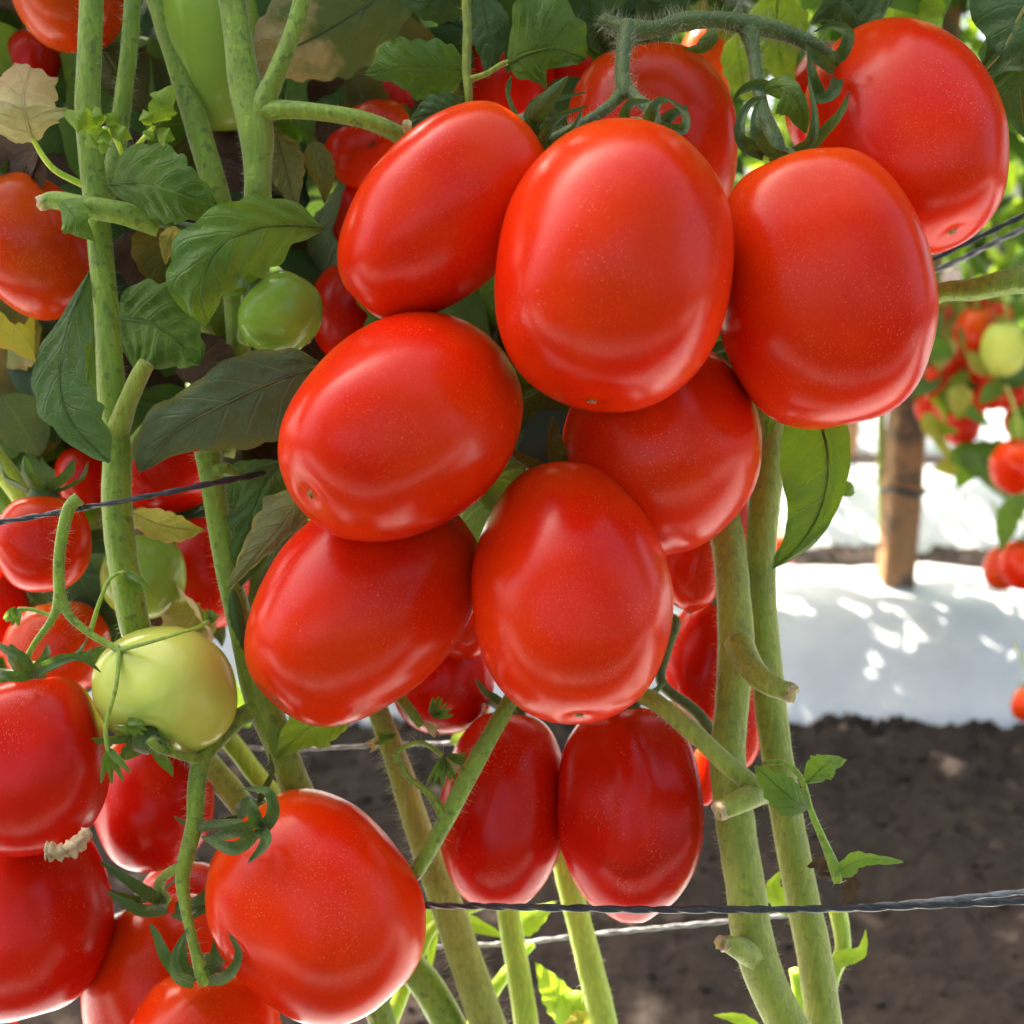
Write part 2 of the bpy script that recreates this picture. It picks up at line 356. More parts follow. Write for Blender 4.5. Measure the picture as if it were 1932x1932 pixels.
def leaf3(root, mids, wl, wr, mat, roll=0, fold=.18, pucker=.08, ser=.12, nser=6, nu=34, nv=8, name='leaf', vein=True, ruffle=.10, hint=None):
    """mids: list of world points; wl/wr: widths in m"""
    pucker *= 1.5; ruffle *= 1.3
    mid = crom([tuple(p) for p in mids], max(2, nu//(len(mids)-1))); n = len(mid)
    v = []; uv = []; f = []; sd_ = random.random()*90; fr = []; refS = None
    for i, p in enumerate(mid):
        c = Vector(p); t = (Vector(mid[min(i+1, n-1)])-Vector(mid[max(i-1, 0)])).normalized()
        to = (hint if hint is not None else (CAM-c)).normalized()
        S = t.cross(to)
        if S.length < .15 and refS is not None: S = refS.copy()
        S.normalize()
        if refS is not None and S.dot(refS) < 0: S = -S
        refS = S; S = S-t*S.dot(t); S.normalize(); Nn = S.cross(t)
        if roll:
            q = Matrix.Rotation(roll if not isinstance(roll, tuple) else roll[0]+(roll[1]-roll[0])*i/(n-1), 3, t); S = q @ S; Nn = q @ Nn
        u = i/(n-1); fr.append((c, Nn))
        saw = 1+ser*(1.3*abs(math.sin((u*nser+sd_)*3.1416))-.8)*min(1, 6*u)*(1 if u < .96 else 0)
        saw2 = 1+ser*(1.3*abs(math.sin((u*nser+.4+sd_*1.7)*3.1416))-.8)*min(1, 6*u)*(1 if u < .96 else 0)
        for j in range(-nv, nv+1):
            a = abs(j)/nv; wd = (arr(wr, u)*saw if j > 0 else arr(wl, u)*saw2)
            wmax = max(max(wl), max(wr))
            s = u*6.5-a*1.5
            z = fold*a**1.3*wd+pucker*wmax*(.5-.5*math.cos(2*math.pi*(s+.5)))*min(1, a*3)*(1-a*.55)*min(1, wd/wmax*1.4)
            z += ruffle*wmax*a*a*noise.noise((u*4.2+sd_, (3 if j > 0 else -3), sd_))*2+.05*wmax*noise.noise((u*2.5, j/nv*2, sd_+4))+.045*wmax*noise.noise((u*11, j/nv*5, sd_+9))
            side = S*(wd*(j/nv)*math.cos(min(1.2, abs(fold)*.55)))
            v.append(tuple(c+side+Nn*z)); uv.append((u, .5+.5*j/nv))
    m = 2*nv+1
    for i in range(n-1):
        for j in range(m-1): f.append((i*m+j, i*m+j+1, (i+1)*m+j+1, (i+1)*m+j))
    o = kid(name, v, f, mat, root, uv)
    if vein and root_depth(o) < 3:   # raised midrib on both faces
        r0 = max(max(wl), max(wr))*.035
        tube3(o, [(c.x, c.y, c.z, r0*(1-.8*i/(n-1))) for i, (c, Nn) in enumerate(fr)][::2], mat if vein is True else vein, 'midrib', 6, 0, 0, cap=False)
    return o
def leaf(root, pts, hw, mat, wl=None, wr=None, **kw):
    """pts (px,py,depth) along the midrib base->tip; hw half width px; wl / wr: px lists on the left / right hand of travel"""
    d = sum(p[2] for p in pts)/len(pts)
    L = [k*hw for k in PROF]
    wl = [k*d/F for k in (wl or L)]; wr = [k*d/F for k in (wr or L)]
    return leaf3(root, [P(*p) for p in pts], wl, wr, M[mat] if isinstance(mat, str) else mat, **kw)

TOM = {}
def tomato_mesh(name, L, b, p=.86, egg=0., dimple=.10, lobes=3, lob=.02, nib=0., seg=56, rings=40, sd_=0., sq=0.):
    v = []; uv = []; f = []
    for i in range(rings+1):
        t = math.pi*i/rings
        st = math.sin(t); ct = math.cos(t)
        for s in range(seg):
            an = 2*math.pi*s/seg
            r = b*(st**p if st > 1e-6 else 0)*(1-egg*ct)
            z = L*(abs(ct)**.96)*(1 if ct > 0 else -1)
            sh = .5+.5*ct
            r *= 1+lob*math.cos(lobes*an+sd_*5)*(.35+1.3*sh)*st
            nz = noise.noise((math.cos(an)*st*1.6+sd_, math.sin(an)*st*1.6, ct*1.6+sd_))
            r *= 1+.042*nz
            z -= dimple*L*math.exp(-(t/.30)**2)*(1+.35*math.cos(lobes*an+sd_*5))
            z += nib*L*-math.exp(-((math.pi-t)/.16)**2)
            z += .035*L*math.exp(-((math.pi-t)/.09)**2) # tiny pit at the blossom end
            v.append((r*math.cos(an), r*math.sin(an), z)); uv.append((s/seg, 1-i/rings))
    for i in range(rings):
        for s in range(seg): f.append((i*seg+s, (i+1)*seg+s, (i+1)*seg+(s+1) % seg, i*seg+(s+1) % seg))
    me = bpy.data.meshes.new(name); me.from_pydata(v, [], f)
    l = me.uv_layers.new(name='uv'); flat = []
    for pl in me.polygons:
        for vi in pl.vertices: flat += uv[vi]
    l.data.foreach_set('uv', flat)
    return me
def orient(c, ang, tilt, spin=0.):
    Fv = (c-CAM).normalized(); Rv = Fv.cross(Vector((0, 0, 1))).normalized(); Uv = Rv.cross(Fv)
    a = R_(ang); t = R_(tilt)
    ax = (Rv*math.sin(a)+Uv*math.cos(a))*math.cos(t)+Fv*math.sin(t)
    q = ax.to_track_quat('Z', 'Y').to_matrix().to_4x4() @ Matrix.Rotation(spin, 4, 'Z')
    return ax, q
def tomato(key, cx, cy, a, b, ang, tilt, d, mat, label, scar=True, group='tomatoes on the near plants', **kw):
    c = P(cx, cy, d); a *= .975; b *= .975; ad = a*d/F; bd = b*d/F; s = math.sin(R_(tilt)); L = math.sqrt(max(ad*ad-bd*bd*s*s, (bd*.8)**2))/math.cos(R_(tilt))
    h = (hash_(key) % 97)/97
    kw.setdefault('sd_', h*9)
    root = empty('tomato', c)
    tag(root, label, 'tomato', group)
    ax, q = orient(c, ang, tilt, h*6)
    me = tomato_mesh('fruit', L, bd, **kw); o = link('fruit', me, root, M[mat]); o.rotation_euler = q.to_euler()
    TOM[key] = dict(root=root, c=c, L=L, b=bd, ax=ax, top=c+ax*L*(1-kw.get('dimple', .1)), d=d, q=q)
    if scar:
        v = []; f = []; n = 10
        pz = -(L*(1-.035)+kw.get('nib', 0)*L)
        for k in range(n):
            an = 6.283*k/n; r = (.0027 if k % 2 else .0008)*random.uniform(.7, 1.3)
            v.append((r*math.cos(an), r*math.sin(an), pz+.00012-(.0001 if k % 2 else .0004)))
        v.append((0, 0, pz-.0009)); f = [(k, n, (k+1) % n) for k in range(n)]
        me2 = bpy.data.meshes.new('blossom_scar'); me2.from_pydata(v, [], f); o2 = link('blossom_scar', me2, root, M['scar']); o2.rotation_euler = q.to_euler()
    return root
def hash_(s):
    n = 17
    for ch in s: n = (n*31+ord(ch)) % 100003
    return n
def calyx(key, n=5, length=.026, curl=1.0, stalk=None, mat='stem_dark', sep='leaf_dark', spin=0.):
    """green star on the stem end: cap, sepals curling off the shoulder"""
    T = TOM[key]; ax = T['ax']; top = T['top']; e1 = ax.orthogonal().normalized(); e2 = ax.cross(e1)
    cap = tube3(T['root'], [tuple(top-ax*.002)+(.0048,), tuple(top+ax*.0012)+(.0052,), tuple(top+ax*.004)+(.0034,), tuple(top+ax*.006)+(.0026,)], M[mat], 'calyx', 10)
    for k in range(n):
        an = 6.283*k/n+spin+random.uniform(-.2, .2); dr = e1*math.cos(an)+e2*math.sin(an); ln = length*random.uniform(.8, 1.15)
        cu = curl*random.uniform(.5, 1.2)
        pts = [top+ax*.0015+dr*.003, top+dr*ln*.35+ax*ln*.16, top+dr*ln*.68+ax*ln*(.25+.18*cu), top+dr*ln*(.9-.2*cu)+ax*ln*(.3+.55*cu)]
        leaf3(cap, pts, [.0022, .003, .0028, .0018, .0003], [.0022, .003, .0028, .0018, .0003], M[sep], fold=.5, ser=0, nu=12, nv=2, name='sepal', vein=False, hint=ax, pucker=0)
    return cap
def sepal(key, cap, pts, w=9, mat='leaf_dark', **kw):
    ws = [w*.75, w, w*.95, w*.7, w*.4, 1]
    kw.setdefault('fold', .55)
    leaf(cap, pts, w, mat, wl=ws, wr=ws, ser=0, nu=18, nv=3, name='sepal', vein=False, pucker=0, ruffle=.03, **kw)
#MARK
# ------------------------------------------------------------------ tomatoes of the near plants
T = tomato
# the big hanging cluster
T('t1', 1157, 503, 273, 230, 8, 22, .283, 'red', 'largest ripe tomato, front and centre of the big hanging cluster', p=.84, egg=.03, lob=.012, dimple=.07)
T('t2', 836, 403, 238, 150, 45, 8, .303, 'red', 'ripe tomato lying aslant at the upper left of the big cluster', p=.82, egg=-.04, lob=.02)
T('t3', 1549, 546, 268, 206, -14, 8, .305, 'red', 'tall ripe tomato to the right of the largest one', p=.76, egg=.03, lob=.035, lobes=4, dimple=.12)
T('t4', 1706, 258, 222, 170, -30, 34, .332, 'red', 'ripe tomato at the top right corner with a blue sheen on its shoulder', p=.80, lob=.03)
T('t5', 1222, 285, 200, 166, -6, 5, .352, 'red', 'ripe tomato half hidden behind the top of the largest one', p=.84, lob=.04)
T('t6', 763, 803, 242, 196, 55, 34, .298, 'red', 'plump ripe tomato at mid left showing its star scar', p=.84, egg=.02, lob=.02)
T('t7', 1247, 843, 204, 190, 12, 24, .327, 'red', 'rounded ripe tomato tucked under the largest one, right of centre', p=.88, lob=.015)
T('t8', 690, 1137, 252, 182, 45, 14, .318, 'red', 'long ripe tomato slanting at the lower left of the big cluster', p=.80, lob=.035)
T('t9', 1075, 1110, 250, 192, -5, 24, .304, 'red', 'ripe tomato at the bottom centre of the big cluster, dusty, scar below', p=.86, egg=.04, lob=.012)
# the pair hanging below
T('t10', 950, 1522, 188, 122, 6, 4, .362, 'deep', 'left one of the two dark red tomatoes hanging below the cluster', p=.82)
T('t11', 1187, 1522, 198, 136, -3, 2, .350, 'deep', 'ribbed dark red tomato with a nib, right one of the hanging pair', p=.72, lob=.05, lobes=5, nib=.10)
# lower left truss
T('t12', 602, 1702, 224, 186, -35, 4, .312, 'red', 'big glossy tomato at the bottom left, its green calyx on its left shoulder', p=.84, lob=.05, dimple=.07)
T('t13', 62, 1440, 172, 142, 3, 0, .312, 'deep', 'dark red tomato at the left edge with a corky brown scar underneath', p=.76, lob=.05, lobes=4, scar=False)
T('t14', 45, 1725, 188, 158, 0, 4, .330, 'deep', 'dark red tomato at the left edge under the corky scarred one', p=.74, lob=.03)
T('t15', 288, 1508, 134, 112, 0, 8, .372, 'deep', 'red tomato behind the truss stem, below the pale green fruit', p=.84)
T('t16', 312, 1868, 178, 158, -8, 2, .348, 'red', 'ripe tomato at the bottom left with a dark spread calyx on top', p=.80, lob=.06, dimple=.10)
T('t17', 380, 1998, 166, 152, 8, -6, .315, 'red', 'ripe tomato cut by the bottom edge, its calyx pointing up', p=.82, lob=.05, dimple=.10)
T('t18', 345, 1742, 118, 98, 0, 0, .395, 'deep', 'dark tomato in shade behind the lower left truss')
T('t42', 2, 1960, 70, 34, 0, 0, .40, 'red', 'small piece of red fruit in the bottom left corner', scar=False)
T('t26', 315, 1302, 119, 131, 207, -24, .318, 'pale', 'pale green unripe tomato above the lower left truss', p=.84, lob=.06, lobes=4, dimple=.24)
# left side, behind the stems
T('t19', 82, 1025, 95, 86, 5, 4, .352, 'red', 'small red tomato under the black twine at the left edge', p=.8, lob=.06)
T('t20', 62, 466, 142, 112, -28, 8, .352, 'orange', 'red orange tomato at the left edge behind the thick stem', p=.84)
T('t21', 132, -22, 117, 106, 0, 10, .362, 'orange', 'orange red tomato in the top left corner behind two stems', p=.86)
T('t22', 58, 132, 74, 54, 10, 0, .41, 'deep', 'small red tomato above the dry cream leaf')
T('t23', 268, 185, 96, 82, 0, 0, .42, 'deep', 'dark red tomato in deep shade behind the thin stem')
T('t24', 404, 55, 188, 90, -4, 4, .348, 'lime', 'long green unripe tomato hanging at the top behind a forked stem', p=.74, lob=.03)
T('t25', 531, 592, 75, 82, -42, 6, .332, 'green', 'small round green tomato left of the cluster', p=.9, lob=.07, lobes=3, dimple=.2)
T('t27', 272, 1086, 84, 80, 10, 0, .372, 'lime', 'yellowish green tomato half behind the thick stem', p=.9)
T('t28', 392, 1078, 112, 78, 0, 0, .405, 'deep', 'red tomato behind the stem, right of the yellowish green one')
T('t29', 312, 880, 92, 98, 0, 0, .405, 'deep', 'red tomato above the twine, under the broad dark leaf')
T('t30', 668, 592, 100, 84, 0, 0, .40, 'deep', 'dark tomato in shade right of the small green one')
T('t31', 655, 400, 92, 62, 0, 0, .415, 'deep', 'dark shaded tomato behind the curled leaf')
T('t32', 700, 270, 96, 74, 60, 0, .395, 'red', 'red tomato peeping out below the horizontal branch')
T('t33', 748, 200, 74, 62, 0, 0, .42, 'deep', 'red tomato in shade above the horizontal branch')
T('t34', 158, 900, 62, 52, 0, 0, .405, 'deep', 'dark tomato behind the tip of the folded leaf')
T('t39', 112, 1222, 92, 98, 0, 0, .385, 'orange', 'orange red tomato behind the slender forked truss')
T('t40', -18, 1150, 95, 70, 0, 0, .40, 'deep', 'dark red tomato cut by the left edge under the small red one')
T('t41', 1575, 190, 110, 92, 10, 0, .40, 'deep', 'dark red tomato behind the curled calyx at the upper right')
T('t43', 960, 160, 115, 92, 0, 0, .43, 'deep', 'dark red tomato deep behind the upper leaves')
T('t44', 1092, 130, 70, 60, 0, 0, .43, 'deep', 'dark red fruit behind the truss at the top')
# behind the cluster
T('t35', 836, 1275, 112, 102, 0, 6, .385, 'deep', 'red tomato behind, between the two lower fruits of the cluster')
T('t36', 872, 1170, 76, 62, 0, 0, .372, 'red', 'sliver of a light red tomato wedged between the two lower fruits')
T('t37', 1306, 1058, 95, 62, 0, 4, .378, 'red', 'small pointed red tomato just left of the two right stems', p=.8, nib=.06)
T('t38', 1332, 1252, 122, 78, 0, 4, .388, 'deep', 'dark red tomato behind the stems, right of the bottom centre fruit')
T('t45', 1388, 1345, 106, 52, -6, 4, .402, 'red', 'narrow red tomato seen between the two right stems')
T('t46', 1376, 1005, 82, 46, 0, 0, .395, 'red', 'strip of red fruit between the tops of the right stems', scar=False)
T('t47', 1326, 148, 98, 56, 6, 0, .62, 'orange', 'sunlit salmon tomato glowing behind the top of the cluster', p=.84)
T('t48', 1330, 1460, 60, 26, 0, 0, .40, 'red', 'sliver of red fruit against the right stem, beside the ribbed tomato', scar=False)
# corky scar under t13
def cork():
    r = TOM['t13']['root']; v = []; f = []; n = 26
    base = [(0, 1575, .286), (40, 1590, .283), (85, 1603, .281), (120, 1602, .282), (145, 1588, .284), (165, 1570, .288), (185, 1530, .294)]
    q = crom([tuple(P(*b)) for b in base[2:6]], 8)
    o = tube3(r, [(x, y, z, .0013+.0011*random.random()) for (x, y, z) in q], M['cork'], 'cork_scar', 9, .2, .8)
cork()
# ------------------------------------------------------------------ near plants
def plant(label, x, y, d):
    p = empty('tomato_plant', P(x, y, d)); tag(p, label, 'plant', 'tomato plants of the near row'); return p
A = plant('thick spotted vine stem on the far left with the folded leaf and the forked truss', 270, 1210, .33)
B = plant('vine stem bending left of the long green tomato', 420, 420, .35)
Cc = plant('forked green vine stem in front of the long green tomato', 487, 390, .32)
D = plant('vine stem beside the lower left of the cluster, bearing the bottom left truss', 560, 1480, .335)
E = plant('hairy pale stems rising below the cluster with a torn leaf stalk', 900, 1930, .385)
G = plant('left one of the two pale stems right of the cluster, with stubs', 1490, 1932, .34)
H = plant('right one of the two pale stems, carrying the truss of the big cluster', 1555, 1932, .35)
# --- plant A
tube(A, [(175, -40, .322, 44), (171, 80, .322, 44), (167, 220, .322, 46), (186, 420, .322, 45), (203, 600, .322, 46), (212, 740, .322, 52), (222, 850, .322, 52), (222, 960, .322, 56), (240, 1100, .325, 56), (268, 1220, .33, 56), (330, 1360, .36, 52), (440, 1500, .385, 46), (600, 1680, .39, 46), (780, 1830, .39, 58), (860, 1960, .39, 62)], M['stem'], hair=1800, hairlen=.002)
tube(A, [(252, -40, .335, 31), (243, 90, .335, 31), (230, 200, .335, 32), (218, 290, .335, 34), (200, 370, .328, 36)], M['stem'], 'side_stem', hair=500, hairlen=.003)
tube(A, [(215, 830, .322, 50), (240, 760, .318, 36), (262, 710, .316, 34), (276, 685, .315, 30)], M['stem_olive'], 'stub')
tube(A, [(300, 425, .318, 44), (230, 402, .314, 44), (160, 390, .312, 40), (105, 378, .312, 34), (82, 382, .312, 26)], M['stem'], 'stub', cut=True)
tube(A, [(240, 400, .325, 24), (330, 425, .328, 20), (420, 440, .33, 18)], M['stem_dark'], 'petiole')
# slender forked truss
tr = tube(A, [(150, 940, .31, 26), (128, 965, .309, 24), (112, 1050, .308, 21), (113, 1130, .308, 21), (118, 1150, .308, 18)], M['stem'], 'truss', hair=250)
tube(A, [(112, 1120, .308, 20), (100, 1165, .308, 15), (65, 1215, .309, 12), (45, 1255, .312, 12), (35, 1285, .315, 13)], M['stem'], 'truss_branch', hair=120)
tube(A, [(114, 1120, .308, 20), (130, 1160, .308, 16), (170, 1195, .308, 14), (205, 1215, .308, 13), (228, 1227, .307, 14)], M['stem'], 'truss_branch', hair=120)
tube(A, [(226, 1226, .307, 10), (270, 1215, .298, 8), (330, 1197, .293, 7), (375, 1183, .298, 7), (395, 1170, .305, 9)], M['stem'], 'truss_branch')
tube(A, [(226, 1226, .307, 11), (218, 1300, .297, 8), (200, 1370, .295, 8), (205, 1420, .296, 9)], M['stem'], 'truss_branch')
tube(A, [(170, 1195, .308, 10), (190, 1130, .309, 8), (210, 1090, .309, 7), (235, 1080, .309, 9)], M['stem'], 'truss_branch')
tube(A, [(130, 1140, .31, 9), (100, 1160, .315, 8), (60, 1150, .315, 8), (35, 1150, .315, 10)], M['stem'], 'truss_branch')
for (x, y, dx, dy, d) in ((205, 1415, 16, 60, .296), (240, 1080, 25, 45, .309), (392, 1172, 12, -22, .305), (32, 1148, -14, 30, .315), (242, 1360, 30, 22, .296)):
    for k in range(4):   # empty calyxes hanging from the truss
        a = (k-1.5)*.34; ca, sa = math.cos(a), math.sin(a); ex, ey = dx*ca-dy*sa, dx*sa+dy*ca
        leaf(A, [(x, y, d), (x+ex*.5, y+ey*.5, d-.002+.001*k), (x+ex*random.uniform(.9, 1.1), y+ey*random.uniform(.9, 1.1), d+.002*(k-1))], 8, 'leaf_mid', wl=[5, 8, 7, 4, 1], wr=[5, 8, 7, 4, 1], ser=0, nu=12, nv=2, name='sepal', vein=False, fold=.5)
# leaves of A
leaf(A, [(168, 515, .322, ), (128, 620, .312), (112, 720, .306), (135, 800, .304), (207, 872, .306)], 60, 'leaf_dark', wl=[3, 24, 45, 40, 52, 60, 62, 40, 2], wr=[3, 12, 25, 45, 52, 48, 32, 20, 2], fold=-.25, roll=.2, pucker=.06)
leaf(A, [(200, 520, .345), (175, 640, .347), (165, 740, .345), (172, 828, .34)], 50, 'leaf_mid', roll=-.2, fold=-.1)
leaf(A, [(222, 600, .342), (280, 610, .338), (330, 640, .336), (378, 690, .336)], 90, 'leaf', wl=[40, 75, 85, 70, 55, 35, 2], wr=[60, 110, 120, 100, 70, 35, 2], fold=-.2, pucker=.07)
leaf(A, [(208, 348, .318), (270, 345, .308), (340, 365, .305), (412, 392, .312)], 75, 'leaf', wl=[4, 60, 78, 72, 55, 38, 3], wr=[4, 40, 58, 62, 58, 40, 3], fold=-.35, pucker=.09)
leaf(A, [(108, 378, .311), (130, 395, .305), (152, 425, .304), (178, 455, .31)], 34, 'leaf', wl=[4, 26, 30, 24, 12, 2], wr=[4, 24, 34, 34, 20, 2], fold=-.5)
leaf(A, [(62, 268, .318), (50, 225, .312), (45, 180, .312), (60, 125, .325)], 66, 'leaf_dry', wl=[30, 70, 78, 72, 55, 30], wr=[20, 52, 70, 72, 62, 50], fold=-.3, pucker=.07, ser=.16, nser=9, ruffle=.12)
tube(A, [(62, 262, .317, 9), (85, 300, .318, 11), (110, 325, .32, 12), (160, 350, .324, 13)], M['stem_bright'], 'petiole')
# fresh little shoot in front of the stem
for (x, y, tx, ty, hw) in ((188, 238, 118, 212, 22), (190, 236, 180, 200, 14), (196, 244, 160, 278, 17), (200, 244, 192, 292, 12), (206, 236, 250, 262, 15), (200, 232, 222, 212, 12), (290, 232, 325, 160, 24), (285, 236, 270, 205, 14), (296, 246, 330, 262, 16), (285, 246, 275, 262, 10)):
    hw *= 1.2; leaf(A, [(x, y, .303), ((x*.5+tx*.5), (y+ty)/2+2, .296), (tx, ty, .300)], hw, 'leaf_bright', wl=[3, hw*.8, hw*.7, hw, hw*.5, 1], wr=[3, hw*.8, hw, hw*.7, hw*.5, 1], fold=-.4, ser=.22, nser=3, nu=16, nv=4, vein=False)
tube(A, [(195, 242, .304, 8), (215, 255, .308, 10), (230, 290, .318, 10)], M['stem_bright'], 'petiole', hair=120)
tube(A, [(290, 240, .303, 7), (270, 262, .31, 9), (240, 300, .322, 10)], M['stem_bright'], 'petiole', hair=60)
leaf(A, [(245, 965, .34), (300, 990, .338), (350, 1000, .338), (386, 1000, .342)], 30, 'leaf_yellow', fold=-.3)
# --- plant B, C
tube(B, [(288, -40, .345, 44), (318, 60, .345, 44), (352, 170, .345, 45), (388, 290, .345, 47), (415, 390, .347, 48), (440, 520, .36, 46), (450, 700, .37, 44), (420, 860, .372, 44)], M['stem'], hair=700, hairlen=.002)
tube(Cc, [(432, -40, .318, 50), (447, 60, .318, 52), (462, 160, .318, 60), (482, 240, .318, 66), (486, 310, .318, 52), (486, 390, .32, 50), (486, 480, .34, 48), (470, 640, .36, 46)], M['stem'], 'stem', hair=1500, hairlen=.0016, seg=16)
tube(Cc, [(478, 240, .318, 56), (498, 195, .316, 44), (530, 120, .314, 34), (560, 40, .314, 32), (580, -40, .314, 32)], M['stem'], 'branch', hair=400, hairlen=.0018)
tube(Cc, [(474, 222, .318, 46), (520, 208, .315, 36), (600, 212, .314, 31), (690, 228, .316, 31), (760, 260, .322, 34), (800, 300, .332, 34)], M['stem'], 'branch', hair=400, hairlen=.0018)
leaf(Cc, [(612, 430, .318), (545, 425, .308), (470, 435, .296), (405, 475, .290), (378, 550, .292), (392, 612, .300)], 80, 'leaf', wl=[4, 30, 70, 88, 70, 50, 55, 35, 3], wr=[4, 48, 62, 62, 64, 75, 72, 45, 3], fold=-.4, pucker=.09, nu=50, roll=.15)
leaf(Cc, [(330, 425, .327), (322, 450, .322), (315, 470, .322), (312, 500, .325)], 20, 'leaf_yellow', fold=-.3)
leaf(Cc, [(520, 255, .35), (535, 300, .35), (548, 350, .348), (560, 400, .346)], 38, 'leaf_olive')
leaf(Cc, [(590, 265, .352), (600, 300, .35), (612, 340, .35), (612, 385, .352)], 28, 'leaf_olive', fold=-.4)
leaf(Cc, [(790, -60, .36), (710, 0, .352), (610, 60, .346), (520, 110, .346), (478, 152, .35)], 95, 'leaf_half', wl=[5, 60, 90, 90, 60, 30, 3], wr=[5, 60, 100, 112, 80, 45, 3], fold=-.2, ser=.1, nser=9)
leaf(Cc, [(884, 132, .328), (830, 128, .322), (760, 128, .318), (690, 138, .322)], 58, 'leaf', wl=[6, 52, 66, 60, 40, 20, 3], wr=[6, 42, 50, 48, 52, 45, 3], fold=-.3, pucker=.08)
leaf(Cc, [(892, 205, .325), (850, 205, .318), (805, 218, .314), (764, 248, .318)], 40, 'leaf_dark', wl=[4, 32, 36, 30, 22, 14, 3], wr=[4, 22, 30, 32, 24, 14, 3], fold=-.4, pucker=.1)
leaf(Cc, [(770, 225, .314), (768, 235, .312), (766, 245, .313), (762, 252, .315)], 9, 'leaf_dry', vein=False, nu=10, nv=3)
tube(Cc, [(938, -30, .322, 16), (884, -10, .322, 18), (882, 60, .322, 17), (880, 130, .322, 18), (884, 190, .322, 14), (872, 240, .33, 12)], M['stem_olive'], 'petiole', hair=200)
tube(Cc, [(884, 150, .322, 14), (915, 140, .32, 10), (945, 122, .318, 10), (965, 115, .316, 9)], M['stem_olive'], 'petiole')
leaf(Cc, [(960, 118, .316), (1000, 100, .309), (1050, 92, .309), (1108, 112, .318)], 85, 'leaf', wl=[20, 75, 108, 122, 100, 60, 8], wr=[14, 45, 68, 62, 40, 18, 3], fold=-.35, pucker=.06)
leaf(Cc, [(1000, 190, .335), (1020, 215, .332), (1030, 240, .332), (1020, 262, .334)], 30, 'leaf_dark')
leaf(Cc, [(905, -20, .345), (918, 40, .342), (925, 90, .342), (920, 150, .345)], 42, 'leaf_dark', fold=-.3)
leaf(Cc, [(900, -30, .332), (850, -10, .328), (800, 5, .326), (740, -10, .33)], 45, 'leaf_dark', fold=-.3)
leaf(Cc, [(1180, -40, .345), (1150, 0, .338), (1120, 50, .336), (1150, 110, .345)], 45, 'leaf_dark', fold=.4)
leaf(Cc, [(1090, -40, .35), (1160, -10, .345), (1240, 10, .345), (1320, 0, .35)], 45, 'leaf_dark', fold=-.3)
# --- plant D
tube(D, [(392, 850, .335, 50), (408, 960, .335, 44), (432, 1090, .335, 46), (462, 1210, .335, 50), (488, 1310, .335, 62), (525, 1400, .337, 58), (560, 1490, .342, 58), (620, 1640, .36, 56), (680, 1800, .375, 52), (730, 1960, .38, 50)], M['stem'], hair=1300, hairlen=.003)
tube(D, [(455, 900, .338, 20), (425, 885, .334, 26), (405, 890, .334, 34)], M['stem'], 'stub')
tube(D, [(495, 1335, .335, 44), (455, 1352, .331, 36), (420, 1385, .326, 34), (385, 1425, .318, 36), (372, 1480, .314, 34), (368, 1550, .312, 32), (352, 1620, .312, 30), (345, 1660, .312, 26), (352, 1720, .308, 20), (368, 1790, .304, 20), (382, 1838, .302, 28), (386, 1850, .303, 26)], M['stem'], 'truss', hair=600)
tube(D, [(385, 1435, .317, 22), (340, 1425, .308, 16), (300, 1412, .301, 15), (282, 1395, .299, 18)], M['stem'], 'truss_branch', hair=80)
tube(D, [(366, 1562, .312, 22), (410, 1556, .310, 19), (455, 1556, .308, 22), (490, 1568, .306, 26)], M['stem_dark'], 'truss_branch', hair=80)
tube(D, [(352, 1632, .312, 22), (320, 1645, .316, 18), (300, 1670, .322, 20), (312, 1700, .325, 24)], M['stem'], 'truss_branch', hair=80)
leaf(D, [(606, 690, .325), (520, 720, .317), (420, 765, .313), (330, 815, .313), (262, 888, .318)], 95, 'leaf_under', wl=[10, 60, 92, 104, 92, 72, 50, 24, 3], wr=[10, 50, 66, 74, 66, 56, 60, 45, 3], fold=-.18, pucker=.04, ser=.08, nser=6)
wlk = [4, 30, 24, 44, 30, 40, 22, 3]
leaf(D, [(530, 870, .332), (490, 930, .330), (468, 1010, .330), (450, 1110, .334)], 44, 'leaf_dark', wl=[6, 40, 30, 55, 36, 50, 28, 3], wr=[6, 34, 46, 30, 44, 28, 20, 3], fold=-.2)
leaf(D, [(575, 930, .330), (545, 975, .326), (500, 1030, .323), (460, 1075, .323), (432, 1110, .326)], 42, 'leaf_pale', wl=[10, 34, 22, 12, 8, 2], wr=[20, 58, 48, 32, 16, 2], fold=-.3)
leaf(D, [(600, 985, .331), (560, 1020, .329), (520, 1060, .329), (475, 1120, .332)], 26, 'leaf_under', fold=-.4)
leaf(D, [(655, 1350, .335), (610, 1362, .330), (570, 1385, .328), (522, 1432, .332)], 44, 'leaf_bright', wl=[20, 34, 46, 40, 20, 2], wr=[8, 20, 38, 48, 30, 2], fold=-.15)
leaf(D, [(440, 1110, .33), (445, 1160, .328), (455, 1200, .328), (465, 1240, .33)], 14, 'leaf_dark', fold=-.6)
leaf(D, [(240, 1235, .335), (200, 1235, .328), (160, 1240, .324), (108, 1235, .326)], 17, 'leaf_dark', fold=-.5, vein=False)
tube(D, [(330, 1390, .36, 40), (420, 1470, .365, 42), (480, 1560, .37, 44), (560, 1700, .385, 44)], M['stem_olive'], 'side_stem', hair=300)
tube(D, [(425, 1385, .385, 36), (490, 1470, .39, 36), (540, 1530, .395, 38), (640, 1700, .40, 40)], M['stem_bright'], 'side_stem', hair=200)
